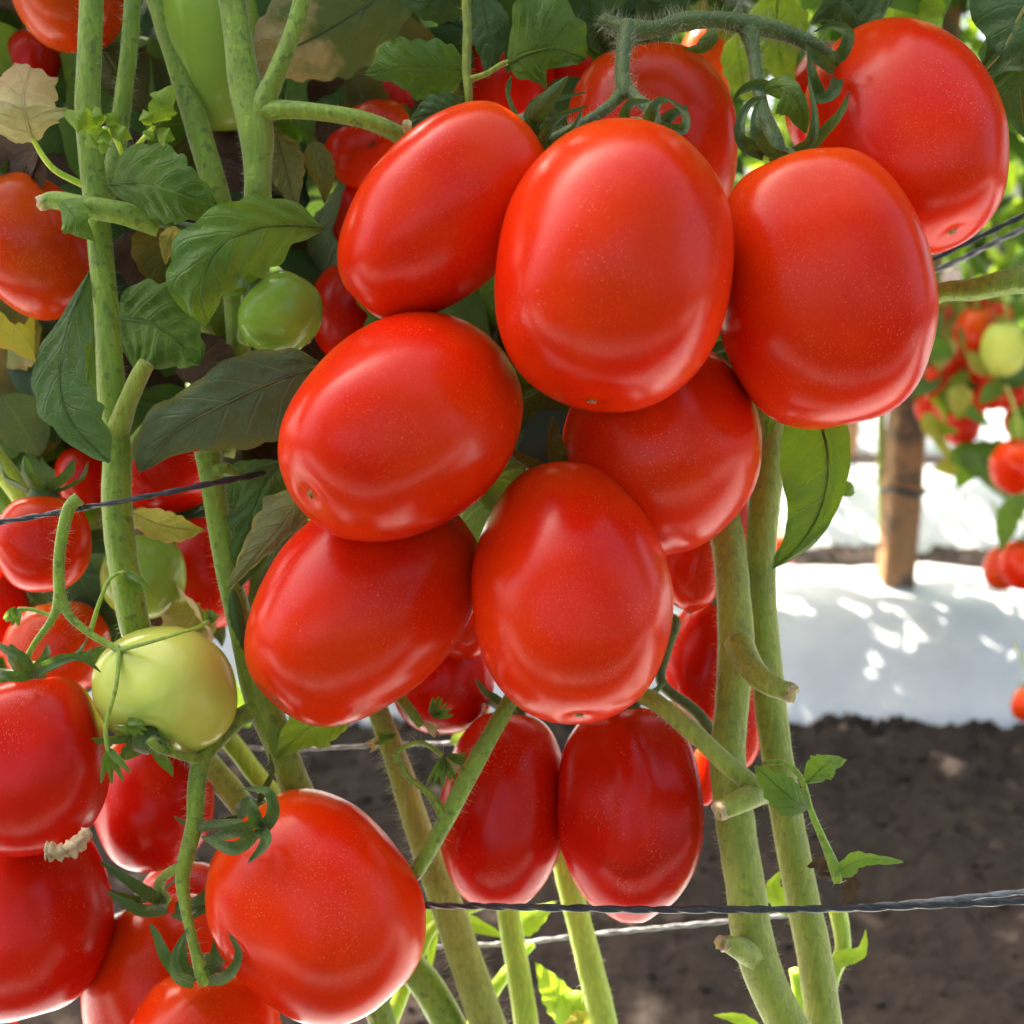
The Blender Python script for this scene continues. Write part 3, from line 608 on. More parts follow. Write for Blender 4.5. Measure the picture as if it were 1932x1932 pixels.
# --- plant E
tube(E, [(690, 1280, .375, 34), (716, 1350, .375, 40), (752, 1450, .378, 46), (790, 1570, .383, 50), (835, 1690, .386, 60), (880, 1820, .387, 64), (930, 1970, .387, 68)], M['stem_olive'], hair=2200, hairlen=.0045)
tube(E, [(1010, 1240, .336, 28), (975, 1300, .331, 30), (935, 1370, .326, 32), (885, 1460, .323, 36), (845, 1540, .321, 32), (800, 1620, .320, 30), (783, 1648, .320, 26)], M['stem'], 'torn_leaf_stalk', hair=600, cut=True)
tube(E, [(840, 1545, .32, 24), (812, 1500, .322, 14), (770, 1465, .324, 11), (745, 1420, .325, 10)], M['stem'], 'dried_truss', hair=150)
tube(E, [(745, 1420, .325, 9), (790, 1400, .326, 8), (835, 1425, .328, 9)], M['stem'], 'dried_truss', hair=60)
tube(E, [(742, 1300, .34, 22), (770, 1335, .336, 20), (795, 1370, .334, 16)], M['stem'], 'dried_truss', hair=80)
for (x, y, dx, dy, d, mt) in ((745, 1385, -40, 8, .326, 'leaf_mid'), (720, 1392, -30, 18, .326, 'leaf_dry'), (800, 1362, 34, 22, .332, 'leaf_dry'), (815, 1350, 40, -14, .331, 'leaf_mid'), (812, 1345, 16, -32, .331, 'leaf_mid'), (842, 1430, 30, 30, .327, 'leaf_dry'), (845, 1425, 42, 8, .326, 'leaf_mid'), (838, 1432, 14, 46, .326, 'leaf_mid'), (835, 1430, -20, 60, .325, 'leaf_mid')):
    for k in range(3):
        a = (k-1)*.3; ex, ey = dx*math.cos(a)-dy*math.sin(a), dx*math.sin(a)+dy*math.cos(a)
        leaf(E, [(x, y, d), (x+ex*.5, y+ey*.5+3, d-.002), (x+ex*random.uniform(.8, 1.1), y+ey*random.uniform(.8, 1.1), d+.002*(k-1))], 5, mt, wl=[3, 5, 4, 1], wr=[3, 5, 4, 1], ser=0, nu=9, nv=2, name='dried_sepal', vein=False, fold=.5)
tube(E, [(930, 1500, .405, 40), (950, 1660, .40, 44), (965, 1760, .40, 44), (985, 1880, .40, 46), (1000, 1990, .40, 48)], M['stem_bright'], 'side_stem', hair=300)
tube(E, [(1020, 1450, .40, 40), (1062, 1620, .399, 44), (1098, 1760, .398, 48), (1128, 1880, .398, 52), (1150, 1990, .398, 54)], M['stem_bright'], 'side_stem', hair=500)
tube(E, [(735, 1932, .405, 30), (790, 1800, .408, 26), (830, 1740, .41, 22), (950, 1690, .41, 18)], M['stem_bright'], 'petiole')
tube(E, [(880, 1960, .41, 30), (930, 1870, .412, 26), (985, 1800, .412, 20), (1005, 1780, .412, 16)], M['stem_bright'], 'petiole')
for (a, b, c, hw, mt) in (((1080, 1932, .41), (1050, 1880, .405), (1010, 1815, .40), 30, 'leaf_bright'), ((1060, 1950, .405), (1085, 1900, .40), (1110, 1870, .402), 38, 'leaf_bright'), ((960, 1750, .41), (1000, 1735, .405), (1050, 1700, .408), 26, 'leaf_bright'), ((820, 1720, .41), (880, 1740, .405), (960, 1770, .408), 18, 'leaf_bright'), ((810, 1700, .415), (815, 1760, .41), (808, 1850, .412), 14, 'leaf_bright'), ((1120, 1940, .40), (1090, 1925, .395), (1060, 1940, .395), 16, 'leaf_yellow'), ((890, 1380, .40), (905, 1350, .395), (925, 1310, .40), 18, 'leaf_yellow'), ((850, 1400, .41), (880, 1390, .405), (900, 1365, .41), 20, 'leaf_bright'), ((1450, 1960, .37), (1400, 1925, .368), (1345, 1915, .37), 12, 'leaf_bright')):
    leaf(E, [a, b, c], hw, mt, fold=-.4, nu=24, nv=6)
# --- plant G
tube(G, [(1330, 900, .36, 60), (1366, 985, .352, 62), (1382, 1110, .345, 62), (1388, 1230, .341, 68), (1380, 1330, .339, 62), (1373, 1430, .338, 66), (1385, 1540, .338, 72), (1402, 1650, .338, 72), (1420, 1770, .338, 76), (1450, 1860, .338, 74), (1510, 1980, .339, 76)], M['stem_olive'], hair=2600, hairlen=.0022, seg=16)
tube(G, [(1392, 1215, .339, 58), (1418, 1262, .330, 50), (1450, 1290, .323, 42), (1490, 1306, .320, 36)], M['stem_olive'], 'stub', cut=True, hair=200)
tube(G, [(1170, 1296, .345, 30), (1230, 1320, .333, 34), (1300, 1375, .327, 36), (1370, 1440, .324, 36), (1420, 1482, .325, 38), (1445, 1500, .33, 36)], M['stem_olive'], 'leaf_stalk', hair=500, hairlen=.002)
tube(G, [(1440, 1490, .335, 50), (1410, 1505, .321, 46), (1380, 1520, .317, 40), (1362, 1528, .316, 36)], M['stem_olive'], 'stub', cut=True)
tube(G, [(1425, 1800, .337, 60), (1395, 1790, .33, 44), (1375, 1782, .327, 34), (1366, 1780, .326, 28)], M['stem_olive'], 'stub', cut=True)
tube(G, [(1440, 1440, .328, 9), (1480, 1440, .322, 10), (1512, 1470, .320, 11), (1530, 1530, .320, 12), (1555, 1590, .320, 15), (1575, 1640, .320, 22), (1580, 1665, .32, 16)], M['stem'], 'leaf_stalk', hair=120)
leaf(G, [(1528, 1525, .319), (1500, 1512, .314), (1465, 1482, .313), (1424, 1445, .318)], 40, 'leaf_mid', wl=[4, 26, 34, 36, 32, 18, 3], wr=[4, 24, 30, 30, 28, 16, 3], fold=-.3)
leaf(G, [(1522, 1478, .319), (1545, 1455, .316), (1565, 1440, .316), (1594, 1432, .32)], 28, 'leaf_mid', wl=[3, 24, 30, 24, 12, 2], wr=[3, 18, 26, 24, 14, 2], fold=-.3)
leaf(G, [(1575, 1650, .32), (1610, 1628, .317), (1650, 1622, .316), (1704, 1626, .32)], 20, 'leaf_mid', wl=[6, 14, 20, 12, 7, 2], wr=[10, 22, 12, 10, 8, 2], fold=-.5)
leaf(G, [(1580, 1655, .324), (1560, 1640, .322), (1545, 1630, .323), (1525, 1635, .326)], 17, 'leaf_brown', ruffle=.2)
leaf(G, [(1592, 1650, .325), (1605, 1668, .323), (1600, 1690, .323), (1585, 1712, .326)], 16, 'leaf_brown', ruffle=.2)
# --- plant H
tube(H, [(1490, 640, .37, 54), (1458, 780, .36, 60), (1446, 900, .357, 60), (1436, 1010, .355, 56), (1436, 1130, .355, 54), (1446, 1270, .355, 58), (1462, 1400, .355, 58), (1482, 1530, .355, 60), (1510, 1680, .355, 62), (1535, 1800, .355, 64), (1560, 1980, .355, 68)], M['stem_olive'], hair=2600, hairlen=.0022, seg=16)
leaf(H, [(1540, 770, .335), (1562, 860, .327), (1552, 950, .325), (1515, 1020, .327), (1458, 1073, .334)], 70, 'leaf_mid', wl=[40, 46, 40, 32, 26, 22, 12, 2], wr=[60, 84, 90, 80, 62, 44, 24, 2], fold=-.12, pucker=.05, ser=.02)
leaf(H, [(1450, 760, .345), (1452, 785, .344), (1450, 805, .344), (1446, 830, .346)], 12, 'leaf_mid', vein=False)
leaf(H, [(1585, 910, .36), (1600, 925, .36), (1612, 930, .362)], 14, 'leaf_mid', vein=False, nu=12, nv=3)
tube(H, [(1700, 600, .36, 44), (1770, 553, .345, 38), (1840, 545, .338, 42), (1890, 533, .334, 48), (1945, 524, .332, 54)], M['stem'], 'stub', hair=200, cut=True)
tube(H, [(1580, 1715, .372, 34), (1590, 1790, .372, 30), (1568, 1850, .372, 28), (1560, 1960, .372, 28)], M['stem_bright'], 'side_stem', hair=250)
leaf(H, [(1560, 1830, .37), (1590, 1808, .365), (1625, 1795, .365), (1634, 1752, .368)], 15, 'leaf_bright', vein=False, fold=-.4)
leaf(H, [(1485, 1730, .372), (1470, 1700, .368), (1460, 1670, .368), (1478, 1640, .37)], 20, 'leaf_bright', fold=-.5)
tube(H, [(1500, 1830, .375, 24), (1506, 1870, .375, 24), (1512, 1960, .375, 26)], M['stem_bright'], 'side_stem')
# truss of the big cluster
tube(H, [(1138, 38, .322, 24), (1158, 46, .319, 26), (1190, 58, .317, 40), (1240, 55, .317, 30), (1290, 42, .317, 36), (1350, 38, .317, 30), (1415, 48, .318, 38), (1480, 62, .32, 30), (1530, 85, .322, 30), (1568, 112, .326, 32)], M['stem_dark'], 'truss', hair=1300, hairlen=.0045, seg=14)
tube(H, [(1186, 52, .317, 40), (1178, 90, .313, 30), (1174, 140, .310, 28), (1180, 175, .308, 32), (1178, 185, .308, 24)], M['stem_dark'], 'truss_branch', hair=500, hairlen=.004)
tube(H, [(1180, 165, .309, 28), (1155, 195, .307, 22), (1110, 228, .304, 22), (1070, 250, .304, 24), (1040, 268, .306, 26)], M['stem_dark'], 'truss_branch', hair=300, hairlen=.003)
tube(H, [(1178, 165, .309, 28), (1205, 190, .305, 22), (1225, 205, .300, 26), (1232, 230, .297, 30), (1230, 250, .296, 30)], M['stem_dark'], 'truss_branch', hair=200, hairlen=.003)
tube(H, [(1412, 52, .318, 40), (1422, 100, .316, 26), (1430, 160, .313, 24), (1440, 210, .309, 26), (1460, 260, .306, 32), (1470, 300, .305, 34)], M['stem_dark'], 'truss_branch', hair=500, hairlen=.004)
leaf(H, [(1345, 48, .33), (1340, 70, .328), (1320, 90, .328), (1290, 92, .33)], 16, 'leaf_mid', vein=False, fold=-.5)
leaf(H, [(1445, 170, .304), (1480, 165, .298), (1510, 200, .297), (1520, 250, .302)], 35, 'leaf', wl=[5, 18, 22, 18, 14, 10, 3], wr=[5, 22, 34, 44, 40, 20, 3], fold=-.35, pucker=.06, name='sepal')
leaf(H, [(1470, -20, .40), (1465, 40, .39), (1470, 100, .39), (1495, 170, .395)], 62, 'leaf_bright', fold=-.2)
leaf(H, [(1390, 60, .40), (1395, 110, .395), (1405, 160, .395), (1430, 210, .40)], 34, 'leaf_bright', fold=-.2)
leaf(H, [(1700, -40, .42), (1720, 10, .41), (1745, 60, .41), (1790, 110, .415)], 55, 'leaf_bright', fold=-.2)
leaf(H, [(1690, -30, .36), (1640, -5, .352), (1580, 10, .35), (1528, 45, .355)], 48, 'leaf_dark', fold=-.35)
leaf(H, [(1990, -60, .335), (1930, 20, .33), (1895, 90, .329), (1850, 145, .333)], 110, 'leaf_dark', wl=[60, 130, 150, 110, 60, 24, 3], wr=[150, 165, 130, 76, 38, 16, 3], fold=-.2, pucker=.05, vein=M['leaf_pale'])
leaf(H, [(1900, 20, .345), (1920, 110, .34), (1925, 180, .34), (1935, 260, .345)], 70, 'leaf_dark', fold=-.2, vein=M['leaf_pale'])
leaf(H, [(1852, 130, .336), (1850, 150, .333), (1845, 170, .334), (1848, 190, .338)], 14, 'leaf_brown', vein=False, ruffle=.2)
leaf(H, [(1880, 150, .37), (1905, 200, .365), (1925, 235, .365), (1960, 250, .37)], 26, 'leaf_mid')
# ------------------------------------------------------------------ calyxes
c = calyx('t2', 3, .02, .6, spin=2.0)
for pts in ([(1015, 285, .304), (1008, 240, .298), (1020, 195, .296), (1055, 185, .298), (1104, 174, .302)], [(1030, 290, .302), (1025, 262, .295), (1055, 220, .292), (1108, 200, .297)], [(1035, 292, .302), (1060, 265, .294), (1085, 240, .293), (1098, 205, .297)]): sepal('t2', c, pts, 11)
c = calyx('t1', 0)
for pts in ([(1215, 240, .298), (1180, 225, .289), (1190, 195, .286), (1228, 190, .290)], [(1222, 242, .293), (1228, 215, .284), (1245, 190, .284), (1260, 195, .288)], [(1240, 242, .297), (1270, 245, .290), (1292, 240, .289), (1290, 210, .292), (1250, 180, .296)], [(1245, 235, .302), (1270, 215, .300), (1300, 200, .302)]): sepal('t1', c, pts, 12)
c = calyx('t3', 3, .024, .5, spin=.5)
for pts in ([(1440, 295, .302), (1400, 270, .296), (1398, 225, .296), (1420, 190, .300), (1445, 185, .305)], [(1455, 290, .298), (1430, 255, .291), (1425, 215, .292), (1440, 180, .297)], [(1500, 285, .30), (1530, 265, .293), (1537, 215, .292), (1525, 145, .296)], [(1470, 170, .31), (1430, 160, .305), (1400, 170, .306), (1385, 188, .308)]): sepal('t3', c, pts, 11)
c = calyx('t4', 3, .022, .6, spin=1.5)
for pts in ([(1560, 118, .322), (1590, 100, .312), (1600, 62, .310), (1570, 48, .314), (1535, 60, .318)], [(1575, 130, .318), (1545, 110, .311), (1520, 85, .311)], [(1550, 190, .316), (1535, 150, .311), (1525, 95, .312)], [(1580, 150, .316), (1570, 175, .312), (1545, 185, .312), (1538, 150, .315)]): sepal('t4', c, pts, 13)
c = calyx('t12', 2, .022, .6)
for pts in ([(490, 1570, .292), (514, 1535, .286), (505, 1494, .284), (458, 1488, .290)], [(480, 1575, .292), (445, 1600, .286), (410, 1592, .287), (380, 1578, .292)], [(490, 1565, .290), (500, 1590, .283), (468, 1628, .281)], [(475, 1560, .296), (430, 1572, .292), (385, 1588, .297)], [(485, 1560, .290), (478, 1530, .286), (470, 1505, .288)]): sepal('t12', c, pts, 14)
c = calyx('t16', 2, .022, .6)
for pts in ([(310, 1705, .325), (270, 1680, .315), (225, 1650, .312), (188, 1625, .314)], [(315, 1715, .325), (270, 1718, .313), (230, 1700, .311), (200, 1680, .314)], [(335, 1712, .324), (375, 1700, .315), (400, 1670, .314), (410, 1620, .318)], [(330, 1720, .322), (350, 1725, .312), (385, 1715, .313), (405, 1700, .316)]): sepal('t16', c, pts, 12)
c = calyx('t17', 1, .02, .5)
for pts in ([(365, 1855, .300), (335, 1840, .290), (330, 1800, .288), (355, 1750, .292)], [(345, 1848, .303), (315, 1810, .296), (295, 1765, .298), (282, 1742, .30)], [(395, 1850, .300), (430, 1840, .291), (450, 1800, .290), (428, 1755, .293)], [(390, 1845, .304), (405, 1800, .299), (408, 1740, .300)], [(360, 1850, .304), (345, 1810, .30), (350, 1760, .302)]): sepal('t17', c, pts, 12)
c = calyx('t13', 3, .02, .4)
for pts in ([(60, 1270, .300), (40, 1240, .296), (10, 1225, .296), (-20, 1200, .30)], [(62, 1272, .298), (100, 1250, .291), (150, 1240, .292), (190, 1268, .297)], [(55, 1275, .298), (10, 1275, .292), (-10, 1262, .295)], [(65, 1268, .302), (85, 1240, .299), (90, 1215, .302)]): sepal('t13', c, pts, 11)
calyx('t26', 5, .016, .35, sep='leaf')
calyx('t19', 5, .02, .8); calyx('t25', 4, .02, .9, sep='leaf'); calyx('t5', 5, .022, .7); calyx('t7', 5, .022, .4); calyx('t9', 5, .024, 1.0, sep='leaf_olive'); calyx('t10', 4, .02, .5); calyx('t11', 4, .02, .5); calyx('t38', 5, .02, .6); calyx('t15', 4, .02, .6); calyx('t24', 4, .02, .5); calyx('t20', 4, .02, .5)
tube(E, [(1255, 1165, .372, 22), (1275, 1175, .368, 20), (1255, 1230, .37, 24), (1250, 1290, .37, 20), (1320, 1350, .37, 24), (1360, 1420, .37, 28)], M['stem_dark'], 'fruit_stalk', hair=150)

# ------------------------------------------------------------------ twine
def twine(label, pts, mat, r=5, pitch=.017):
    q = crom([tuple(P(x, y, d))+(r*d/F,) for (x, y, d) in pts], 60)
    root = empty('trellis_twine', q[0][:3]); tag(root, label, 'twine', 'trellis twine')
    L = 0; prev = Vector(q[0][:3]); A_ = []; B_ = []
    e1 = Vector((0, .3, 1)).normalized()
    for (x, y, z, rr) in q:
        p = Vector((x, y, z)); L += (p-prev).length; prev = p; an = L/pitch*6.283
        tdir = (Vector(q[-1][:3])-Vector(q[0][:3])).normalized(); a = (e1-tdir*e1.dot(tdir)).normalized(); b = tdir.cross(a); o = (a*math.cos(an)+b*math.sin(an))*rr*.32
        A_.append(tuple(p+o)+(rr*.7,)); B_.append(tuple(p-o)+(rr*.7,))
    tube3(root, A_, M[mat], 'strand', 8, 0, .35); tube3(root, B_, M[mat], 'strand', 8, 0, .35)
twine('black twine sloping across the left stems', [(-60, 996, .312), (120, 965, .312), (280, 936, .309), (400, 912, .316), (520, 888, .335)], 'twine_black', 6)
twine('black twine stretched level across the lower right stems', [(700, 1706, .352), (960, 1711, .322), (1200, 1716, .318), (1400, 1716, .314), (1650, 1712, .316), (1980, 1698, .318)], 'twine_black', 7)
twine('frayed twine with painted-on sunlight splitting off above the black one at the right', [(1620, 1712, .319), (1740, 1702, .32), (1840, 1692, .32), (1980, 1678, .32)], 'twine_sunlit', 6)
twine('twine with painted-on sunlight rising behind the pale stems at the bottom', [(780, 1788, .425), (960, 1780, .425), (1120, 1762, .425), (1250, 1750, .425), (1400, 1735, .425), (1520, 1722, .425)], 'twine_sunlit', 4.5)
twine('thin twine with painted-on sunlight behind the hairy stem at lower centre', [(400, 1408, .43), (560, 1413, .43), (700, 1407, .43), (900, 1400, .43)], 'twine_sunlit', 4)
twine('upper one of two dark twines at the right edge', [(1700, 520, .40), (1800, 470, .395), (1990, 378, .39)], 'twine_black', 6)
twine('lower one of two twines at the right edge', [(1700, 540, .40), (1800, 495, .395), (1990, 402, .39)], 'twine_sunlit', 6)
# ------------------------------------------------------------------ leaves filling the near row behind the fruit (leaves deeper in the row, darkened to give the gaps shade)
LIBW = [.0, .62, .92, 1.0, .97, .86, .68, .44, .2, 0.]
def rnd_leaf(root, c, ln, hw, mat, nu=14, nv=4):
    dr = Vector((random.uniform(-1, 1), random.uniform(-.5, .5), random.uniform(-1, .35))).normalized()
    sag = Vector((0, 0, -1))*ln*random.uniform(.05, .25)
    hint = Vector((random.uniform(-.7, .7), random.uniform(-1, -.3), random.uniform(-.1, .9))).normalized()
    ws = [k*hw for k in LIBW]
    leaf3(root, [c-dr*ln*.5, c-dr*ln*.1+hint*ln*.06, c+dr*ln*.25+hint*ln*.04+sag*.4, c+dr*ln*.5+sag], ws, ws, M[mat], fold=random.uniform(-.5, .2), nu=nu, nv=nv, vein=False, hint=hint, ser=.14, nser=5, pucker=.06)
random.seed(21)
mats = ['leaf_dark', 'far_dark', 'leaf', 'far_dark', 'leaf_olive', 'leaf_brown', 'leaf', 'leaf_dark', 'leaf_brown', 'leaf_mid', 'far_dark', 'leaf_mid']  # weighted to dark tones that paint shade into the gaps
# zones: (x0, x1, y0, y1, d0, d1, count, plant)
for (x0, x1, y0, y1, d0, d1, n, pl) in ((-60, 300, -40, 420, .40, .45, 44, A), (250, 760, -40, 420, .40, .45, 60, Cc), (-60, 420, 420, 800, .385, .45, 40, A), (420, 800, 380, 1000, .40, .43, 26, B), (-60, 420, 800, 1300, .40, .44, 22, A), (720, 1300, -60, 260, .42, .46, 30, H), (1300, 1560, -60, 40, .45, .55, 10, H), (1600, 1960, -80, 60, .56, .75, 14, H), (1290, 1500, -20, 300, .60, .75, 16, H), (1740, 1960, 150, 560, .75, 1.0, 22, H), (-40, 120, 540, 760, .58, .7, 8, A), (380, 460, 520, 680, .6, .7, 5, B), (900, 1120, 700, 900, .365, .385, 14, H), (780, 1010, 480, 720, .37, .39, 12, B), (1280, 1420, 580, 760, .37, .39, 10, H), (560, 900, 1000, 1180, .40, .43, 6, D), (380, 560, 800, 980, .425, .455, 20, A), (-20, 140, 770, 940, .40, .44, 14, A)):
    for k in range(n):
        ln = random.uniform(.035, .065)
        p = P(random.uniform(x0, x1), random.uniform(y0, y1), random.uniform(d0, d1))
        if p.z-(p.y-.36)*1.78 < .41 and x0 > 300 and d0 > .395 and pl is not A: continue
        rnd_leaf(pl, p, ln, ln*random.uniform(.28, .36), random.choice(mats) if y0 > -70 else random.choice(['leaf_mid', 'leaf_bright', 'leaf']))
for (x, y, d, m_) in ((40, 290, .345, 'leaf_brown'), (48, 330, .345, 'leaf_brown'), (440, 320, .36, 'leaf_brown'), (430, 290, .362, 'leaf_brown'), (20, 610, .365, 'leaf_yellow'), (45, 650, .375, 'leaf_yellow'), (85, 640, .375, 'leaf_olive'), (10, 560, .36, 'leaf_olive'), (390, 680, .36, 'leaf_brown'), (410, 720, .362, 'leaf_brown'), (300, 480, .36, 'leaf_olive'), (270, 500, .365, 'leaf_brown'), (650, 250, .385, 'leaf_brown'), (620, 180, .40, 'leaf_brown'), (690, 180, .39, 'leaf_olive'), (370, 1150, .37, 'leaf_dry'), (350, 1190, .37, 'leaf_yellow'), (40, 800, .37, 'leaf_under'), (480, 930, .35, 'leaf_dark')):
    rnd_leaf(A if x < 330 else Cc, P(x, y, d), .024, .009, m_)
tube(A, [(-30, 840, .37, 42), (20, 905, .37, 42), (70, 975, .372, 42), (130, 1060, .38, 40)], M['stem_bright'], 'side_stem', hair=100)
tube(A, [(430, 690, .365, 24), (400, 640, .37, 22), (370, 590, .375, 20)], M['stem_olive'], 'petiole')
tube(A, [(230, 870, .34, 30), (290, 800, .355, 30), (370, 745, .36, 26), (430, 690, .365, 24)], M['stem'], 'petiole')
# ------------------------------------------------------------------ leaf masses
def mass(name, n, gen, mats_, root=None, size=(.03, .06)):
    v = []; f = []; uv = []; mi = []
    for k in range(n):
        c = gen()
        if c is None: continue
        ln = random.uniform(*size); hw = ln*random.uniform(.26, .38)
        dr = Vector((random.uniform(-1, 1), random.uniform(-1, 1), random.uniform(-1.1, .3))).normalized()
        nn = Vector((random.uniform(-.8, .8), random.uniform(-1, .8), random.uniform(.0, 1.2))); S = dr.cross(nn).normalized(); nn = S.cross(dr)
        b = len(v); fo = random.uniform(-.35, .1)
        prof = ((0, .08), (.18, .75), (.4, 1), (.65, .78), (.85, .4), (1, .0)); 
        for (t, wd) in prof:
            m = c+dr*ln*(t-.5)-Vector((0, 0, 1))*ln*.22*t*t
            wj = wd*random.uniform(.82, 1.15)
            for s in (-1, 0, 1):
                v.append(tuple(m+S*hw*wj*s+nn*(fo*hw*abs(s)))); uv.append((t, .5+.5*s))
        q = random.randrange(len(mats_))
        for r in range(5):
            for s in range(2):
                f.append((b+r*3+s, b+r*3+s+1, b+(r+1)*3+s+1, b+(r+1)*3+s)); mi.append(q)
    off = world_off(root) if root else Vector((0, 0, 0))
    me = bpy.data.meshes.new(name); me.from_pydata([(a-off.x, b_-off.y, c_-off.z) for a, b_, c_ in v], [], f)
    l = me.uv_layers.new(name='uv'); flat = []
    for p in me.polygons:
        for vi in p.vertices: flat += uv[vi]
    l.data.foreach_set('uv', flat)
    for m in mats_: me.materials.append(M[m])
    me.polygons.foreach_set('material_index', mi)
    o = link(name, me, root); o['kind'] = 'stuff'; return o
random.seed(5)
# the crowns of the near row above the picture: they shade the fruit
def crown():
    for _ in range(20):
        p = Vector((random.uniform(-1.3, 1.1), random.uniform(.36, .58), random.uniform(.60, 1.35)))
        x, y, d = proj(p)
        if y < -90 and d > .3 and p.z-(p.y-.36)*1.78 > .43: return p
    return None
o = mass('near_row_foliage', 3600, crown, ['far_leaf', 'far_dark', 'far_mid'], None, (.04, .075)); tag(o, 'leafy crowns of the near row rising above the fruit', 'foliage')
def rear():
    z = random.uniform(.08, 1.75); x = random.uniform(-1.6, 1.6)  # unseen row, its height and gaps shaped to narrow the sky reflections
    return Vector((x, -.46+random.gauss(.03, .09)*min(1, .4+z*2), z)) if noise.noise((x*(2.0 if z > .4 else 5), z*2.0, 4)) > (-.16 if z > .4 else -.02) else None
o = mass('unseen_rear_foliage', 4600, rear, ['far_leaf', 'far_dark', 'far_dark'], None, (.04, .08)); tag(o, 'unseen tomato leaves of the row behind the viewer', 'foliage')
def rear_low():
    return Vector((random.uniform(-1.2, 1.2), random.uniform(-.34, -.2), random.uniform(.03, .42)))  # added leaves that keep the sunlit bed out of the fruit's reflections
o = mass('unseen_rear_foliage', 620, rear_low, ['far_leaf', 'far_dark', 'far_dark'], None, (.04, .09)); tag(o, 'low leaves added behind the viewer to break up bed reflections', 'foliage')
# next rows
def row_plants(k, x0, x1, n, per, lbl, grp):
    yc = FOOT0+BED*k+.27
    for i in range(n):
        xc = x0+(x1-x0)*i/(n-1)+random.uniform(-.04, .04)
        pl = empty('tomato_plant', (xc, yc, .15)); tag(pl, lbl, 'plant', grp)
        zlo = .36 if k == 0 and xc < .62 else .30
        def gen():
            z = random.uniform(zlo, 1.50); s = min(1, (z-.2)*3)
            p = Vector((xc+random.gauss(0, .15), yc+random.gauss(0, .09)*s, z))
            return p if z > .52 or noise.noise((p.x*7, k*7, p.z*6)) > -.02 or (k == 0 and p.x > .60) else None
        mass('foliage', per, gen, ['far_leaf', 'far_mid', 'far_mid', 'far_bright', 'far_dark'], pl, (.035, .075))
        q = [(xc, yc, .14, .006), (xc+random.uniform(-.04, .04), yc, .5, .006), (xc+random.uniform(-.05, .05), yc-.03, 1.2, .004)]
        tube3(pl, crom(q, 5), M['stem_olive'], 'stem', 8)
row_plants(0, -1.5, 1.25, 9, 1050, 'blurred tomato plant of the next row, beyond the soil path', 'tomato plants of the next row')
row_plants(1, -1.5, 1.7, 9, 380, 'far tomato plant two rows behind', 'tomato plants two rows behind')
row_plants(2, -1.8, 2.1, 9, 220, 'far tomato plant three rows behind', 'tomato plants three rows behind')
# ------------------------------------------------------------------ stakes
def stake(label, x, y, wd, top, k, band=True):
    """square wooden stake standing on a bed: base at pixel -> found on the bed top"""
    r = P(x, y, 1)-CAM; t = (.100-CAMZ)/r.z; b = CAM+r*t; dd = (b-CAM).dot(FW); hw = wd*.5*dd/F
    root = empty('wooden_stake', b); tag(root, label, 'stake', 'wooden stakes')
    v = []; f = []; n = 14
    for i in range(n):
        z = -.08+(top+.08)*i/(n-1)
        for (sx, sy) in ((-1, -.8), (-.8, -1), (.8, -1), (1, -.8), (1, .8), (.8, 1), (-.8, 1), (-1, .8)):
            e = 1+.05*noise.noise((sx*3, sy*3, z*14))
            v.append((b.x+sx*hw*e+.004*noise.noise((0, 1, z*6)), b.y+sy*hw*e, b.z+z))
    for i in range(n-1):
        for s in range(8): f.append((i*8+s, i*8+(s+1) % 8, (i+1)*8+(s+1) % 8, (i+1)*8+s))
    f.append(tuple((n-1)*8+s for s in range(8)))
    kid('post', v, f, M['wood'], root, smooth=False)
    if band:
        for zz in (.137, .275):
            q = []
            for a in range(0, 25): an = 6.283*a/24; q.append((b.x+math.cos(an)*hw*1.24, b.y+math.sin(an)*hw*1.24, b.z+zz+.004*math.sin(an*2), .0042))
            tube3(root, q, M['twine_black'], 'twine_knot', 6, 0, .2)
stake('thick wooden stake on the white bed behind the path', 1688, 1102, 58, 1.15, 0)
stake('pale far stake beyond the hanging leaf', 1600, 868, 26, 1.1, 1, False)
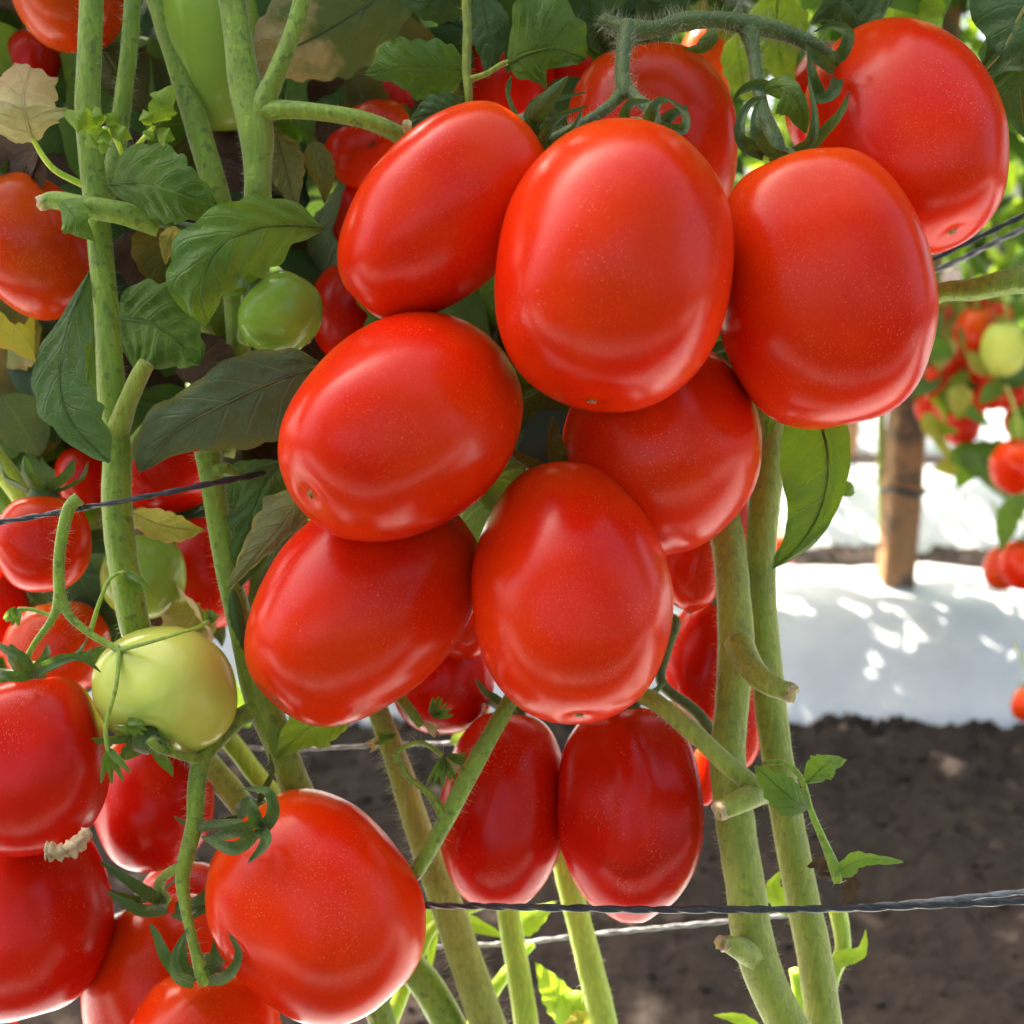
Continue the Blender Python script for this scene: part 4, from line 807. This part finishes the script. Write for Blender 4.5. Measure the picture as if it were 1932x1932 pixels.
# ------------------------------------------------------------------ tomatoes on the next row
random.seed(11)
protos = [tomato_mesh('fruit', .030, .024, seg=28, rings=20, sd_=k*1.7, lob=.04) for k in range(3)]
def far_tomato(x, y, d, r, mat, label, group=None):
    c = P(x, y, d); k = random.randrange(3)
    root = empty('tomato', c); tag(root, label, 'tomato', group)
    me = protos[k] if mat == 'red' else protos[k].copy()
    o = link('fruit', me, root, M[mat]); s = r*d/F/.024; o.scale = (s, s, s)
    o.rotation_euler = (random.uniform(-.4, .4), random.uniform(-.4, .4), random.uniform(0, 6)); 
    if me.materials and me.materials[0] != M[mat]: me.materials[0] = M[mat]
    top = c+Vector((0, 0, .027*s))
    q = [tuple(top)+(.0025*s,), tuple(top+Vector((.002, .01, .02*s)))+(.002*s,), tuple(top+Vector((.004, .05, .05*s)))+(.002*s,)]
    tube3(root, crom(q, 4), M['stem_olive'], 'stalk', 6)
    e1 = Vector((1, 0, 0)); 
    for k in range(5):
        an = 6.283*k/5; dr = Vector((math.cos(an), math.sin(an), 0)); ln = .02*s
        leaf3(root, [top, top+dr*ln*.5+Vector((0, 0, .002)), top+dr*ln+Vector((0, 0, .004))], [.003, .003, .0005], [.003, .003, .0005], M['leaf_mid'], ser=0, nu=4, nv=1, name='sepal', vein=False, hint=Vector((0, 0, 1)), pucker=0)
    return root
G1 = 'blurred red tomatoes of the far cluster'
L1 = 'small blurred red tomato in the cluster on the next row'
for (x, y, r) in ((1760, 640, 30), (1800, 700, 34), (1850, 690, 28), (1840, 745, 32), (1795, 760, 30), (1760, 720, 26), (1815, 800, 34), (1770, 790, 26), (1870, 740, 28), (1905, 735, 34), (1925, 790, 30), (1770, 580, 26), (1880, 600, 26), (1840, 570, 24), (1752, 770, 24), (1925, 700, 28)):
    far_tomato(x, y, random.uniform(1.32, 1.42), r, 'red', L1, G1)
far_tomato(1838, 628, 1.30, 40, 'orange', 'blurred orange tomato at the top of the far cluster')
far_tomato(1893, 658, 1.27, 42, 'pale', 'blurred yellow green tomato above the far red cluster')
far_tomato(1916, 880, 1.20, 44, 'red', 'larger blurred red tomato hanging alone at the right edge')
far_tomato(1890, 1072, 1.28, 34, 'orange', 'sunlit orange tomato lying on the white bed edge')
far_tomato(1930, 1065, 1.25, 40, 'red', 'red tomato resting on the white bed at the right edge')
far_tomato(1938, 1328, 1.10, 28, 'orange', 'orange tomato cut by the right edge above the soil')
far_tomato(1470, 1045, 1.7, 26, 'red', 'small red tomato glimpsed beyond the right stem')
far_tomato(275, 755, .62, 34, 'red', 'sunlit red fruit glimpsed behind the thick left stem')
lp = plant('leaf hanging from the plant at the right edge of the next row', 1925, 960, 1.24)
leaf(lp, [(1930, 930, 1.24), (1905, 970, 1.23), (1895, 1010, 1.23), (1890, 1040, 1.24)], 22, 'leaf_mid', nu=14, nv=4)
leaf(lp, [(1960, 900, 1.25), (1925, 950, 1.25), (1910, 1000, 1.25)], 18, 'leaf_bright', nu=14, nv=4)

random.seed(33)
for k in range(70):
    c = P(random.uniform(1745, 1960), random.uniform(520, 900)*(1 if k % 3 else .9), random.uniform(1.24, 1.44)); ln = random.uniform(.03, .055)
    rnd_leaf(lp, c, ln, ln*.33, random.choice(['far_mid', 'far_bright', 'far_leaf', 'leaf_yellow']), 8, 2)
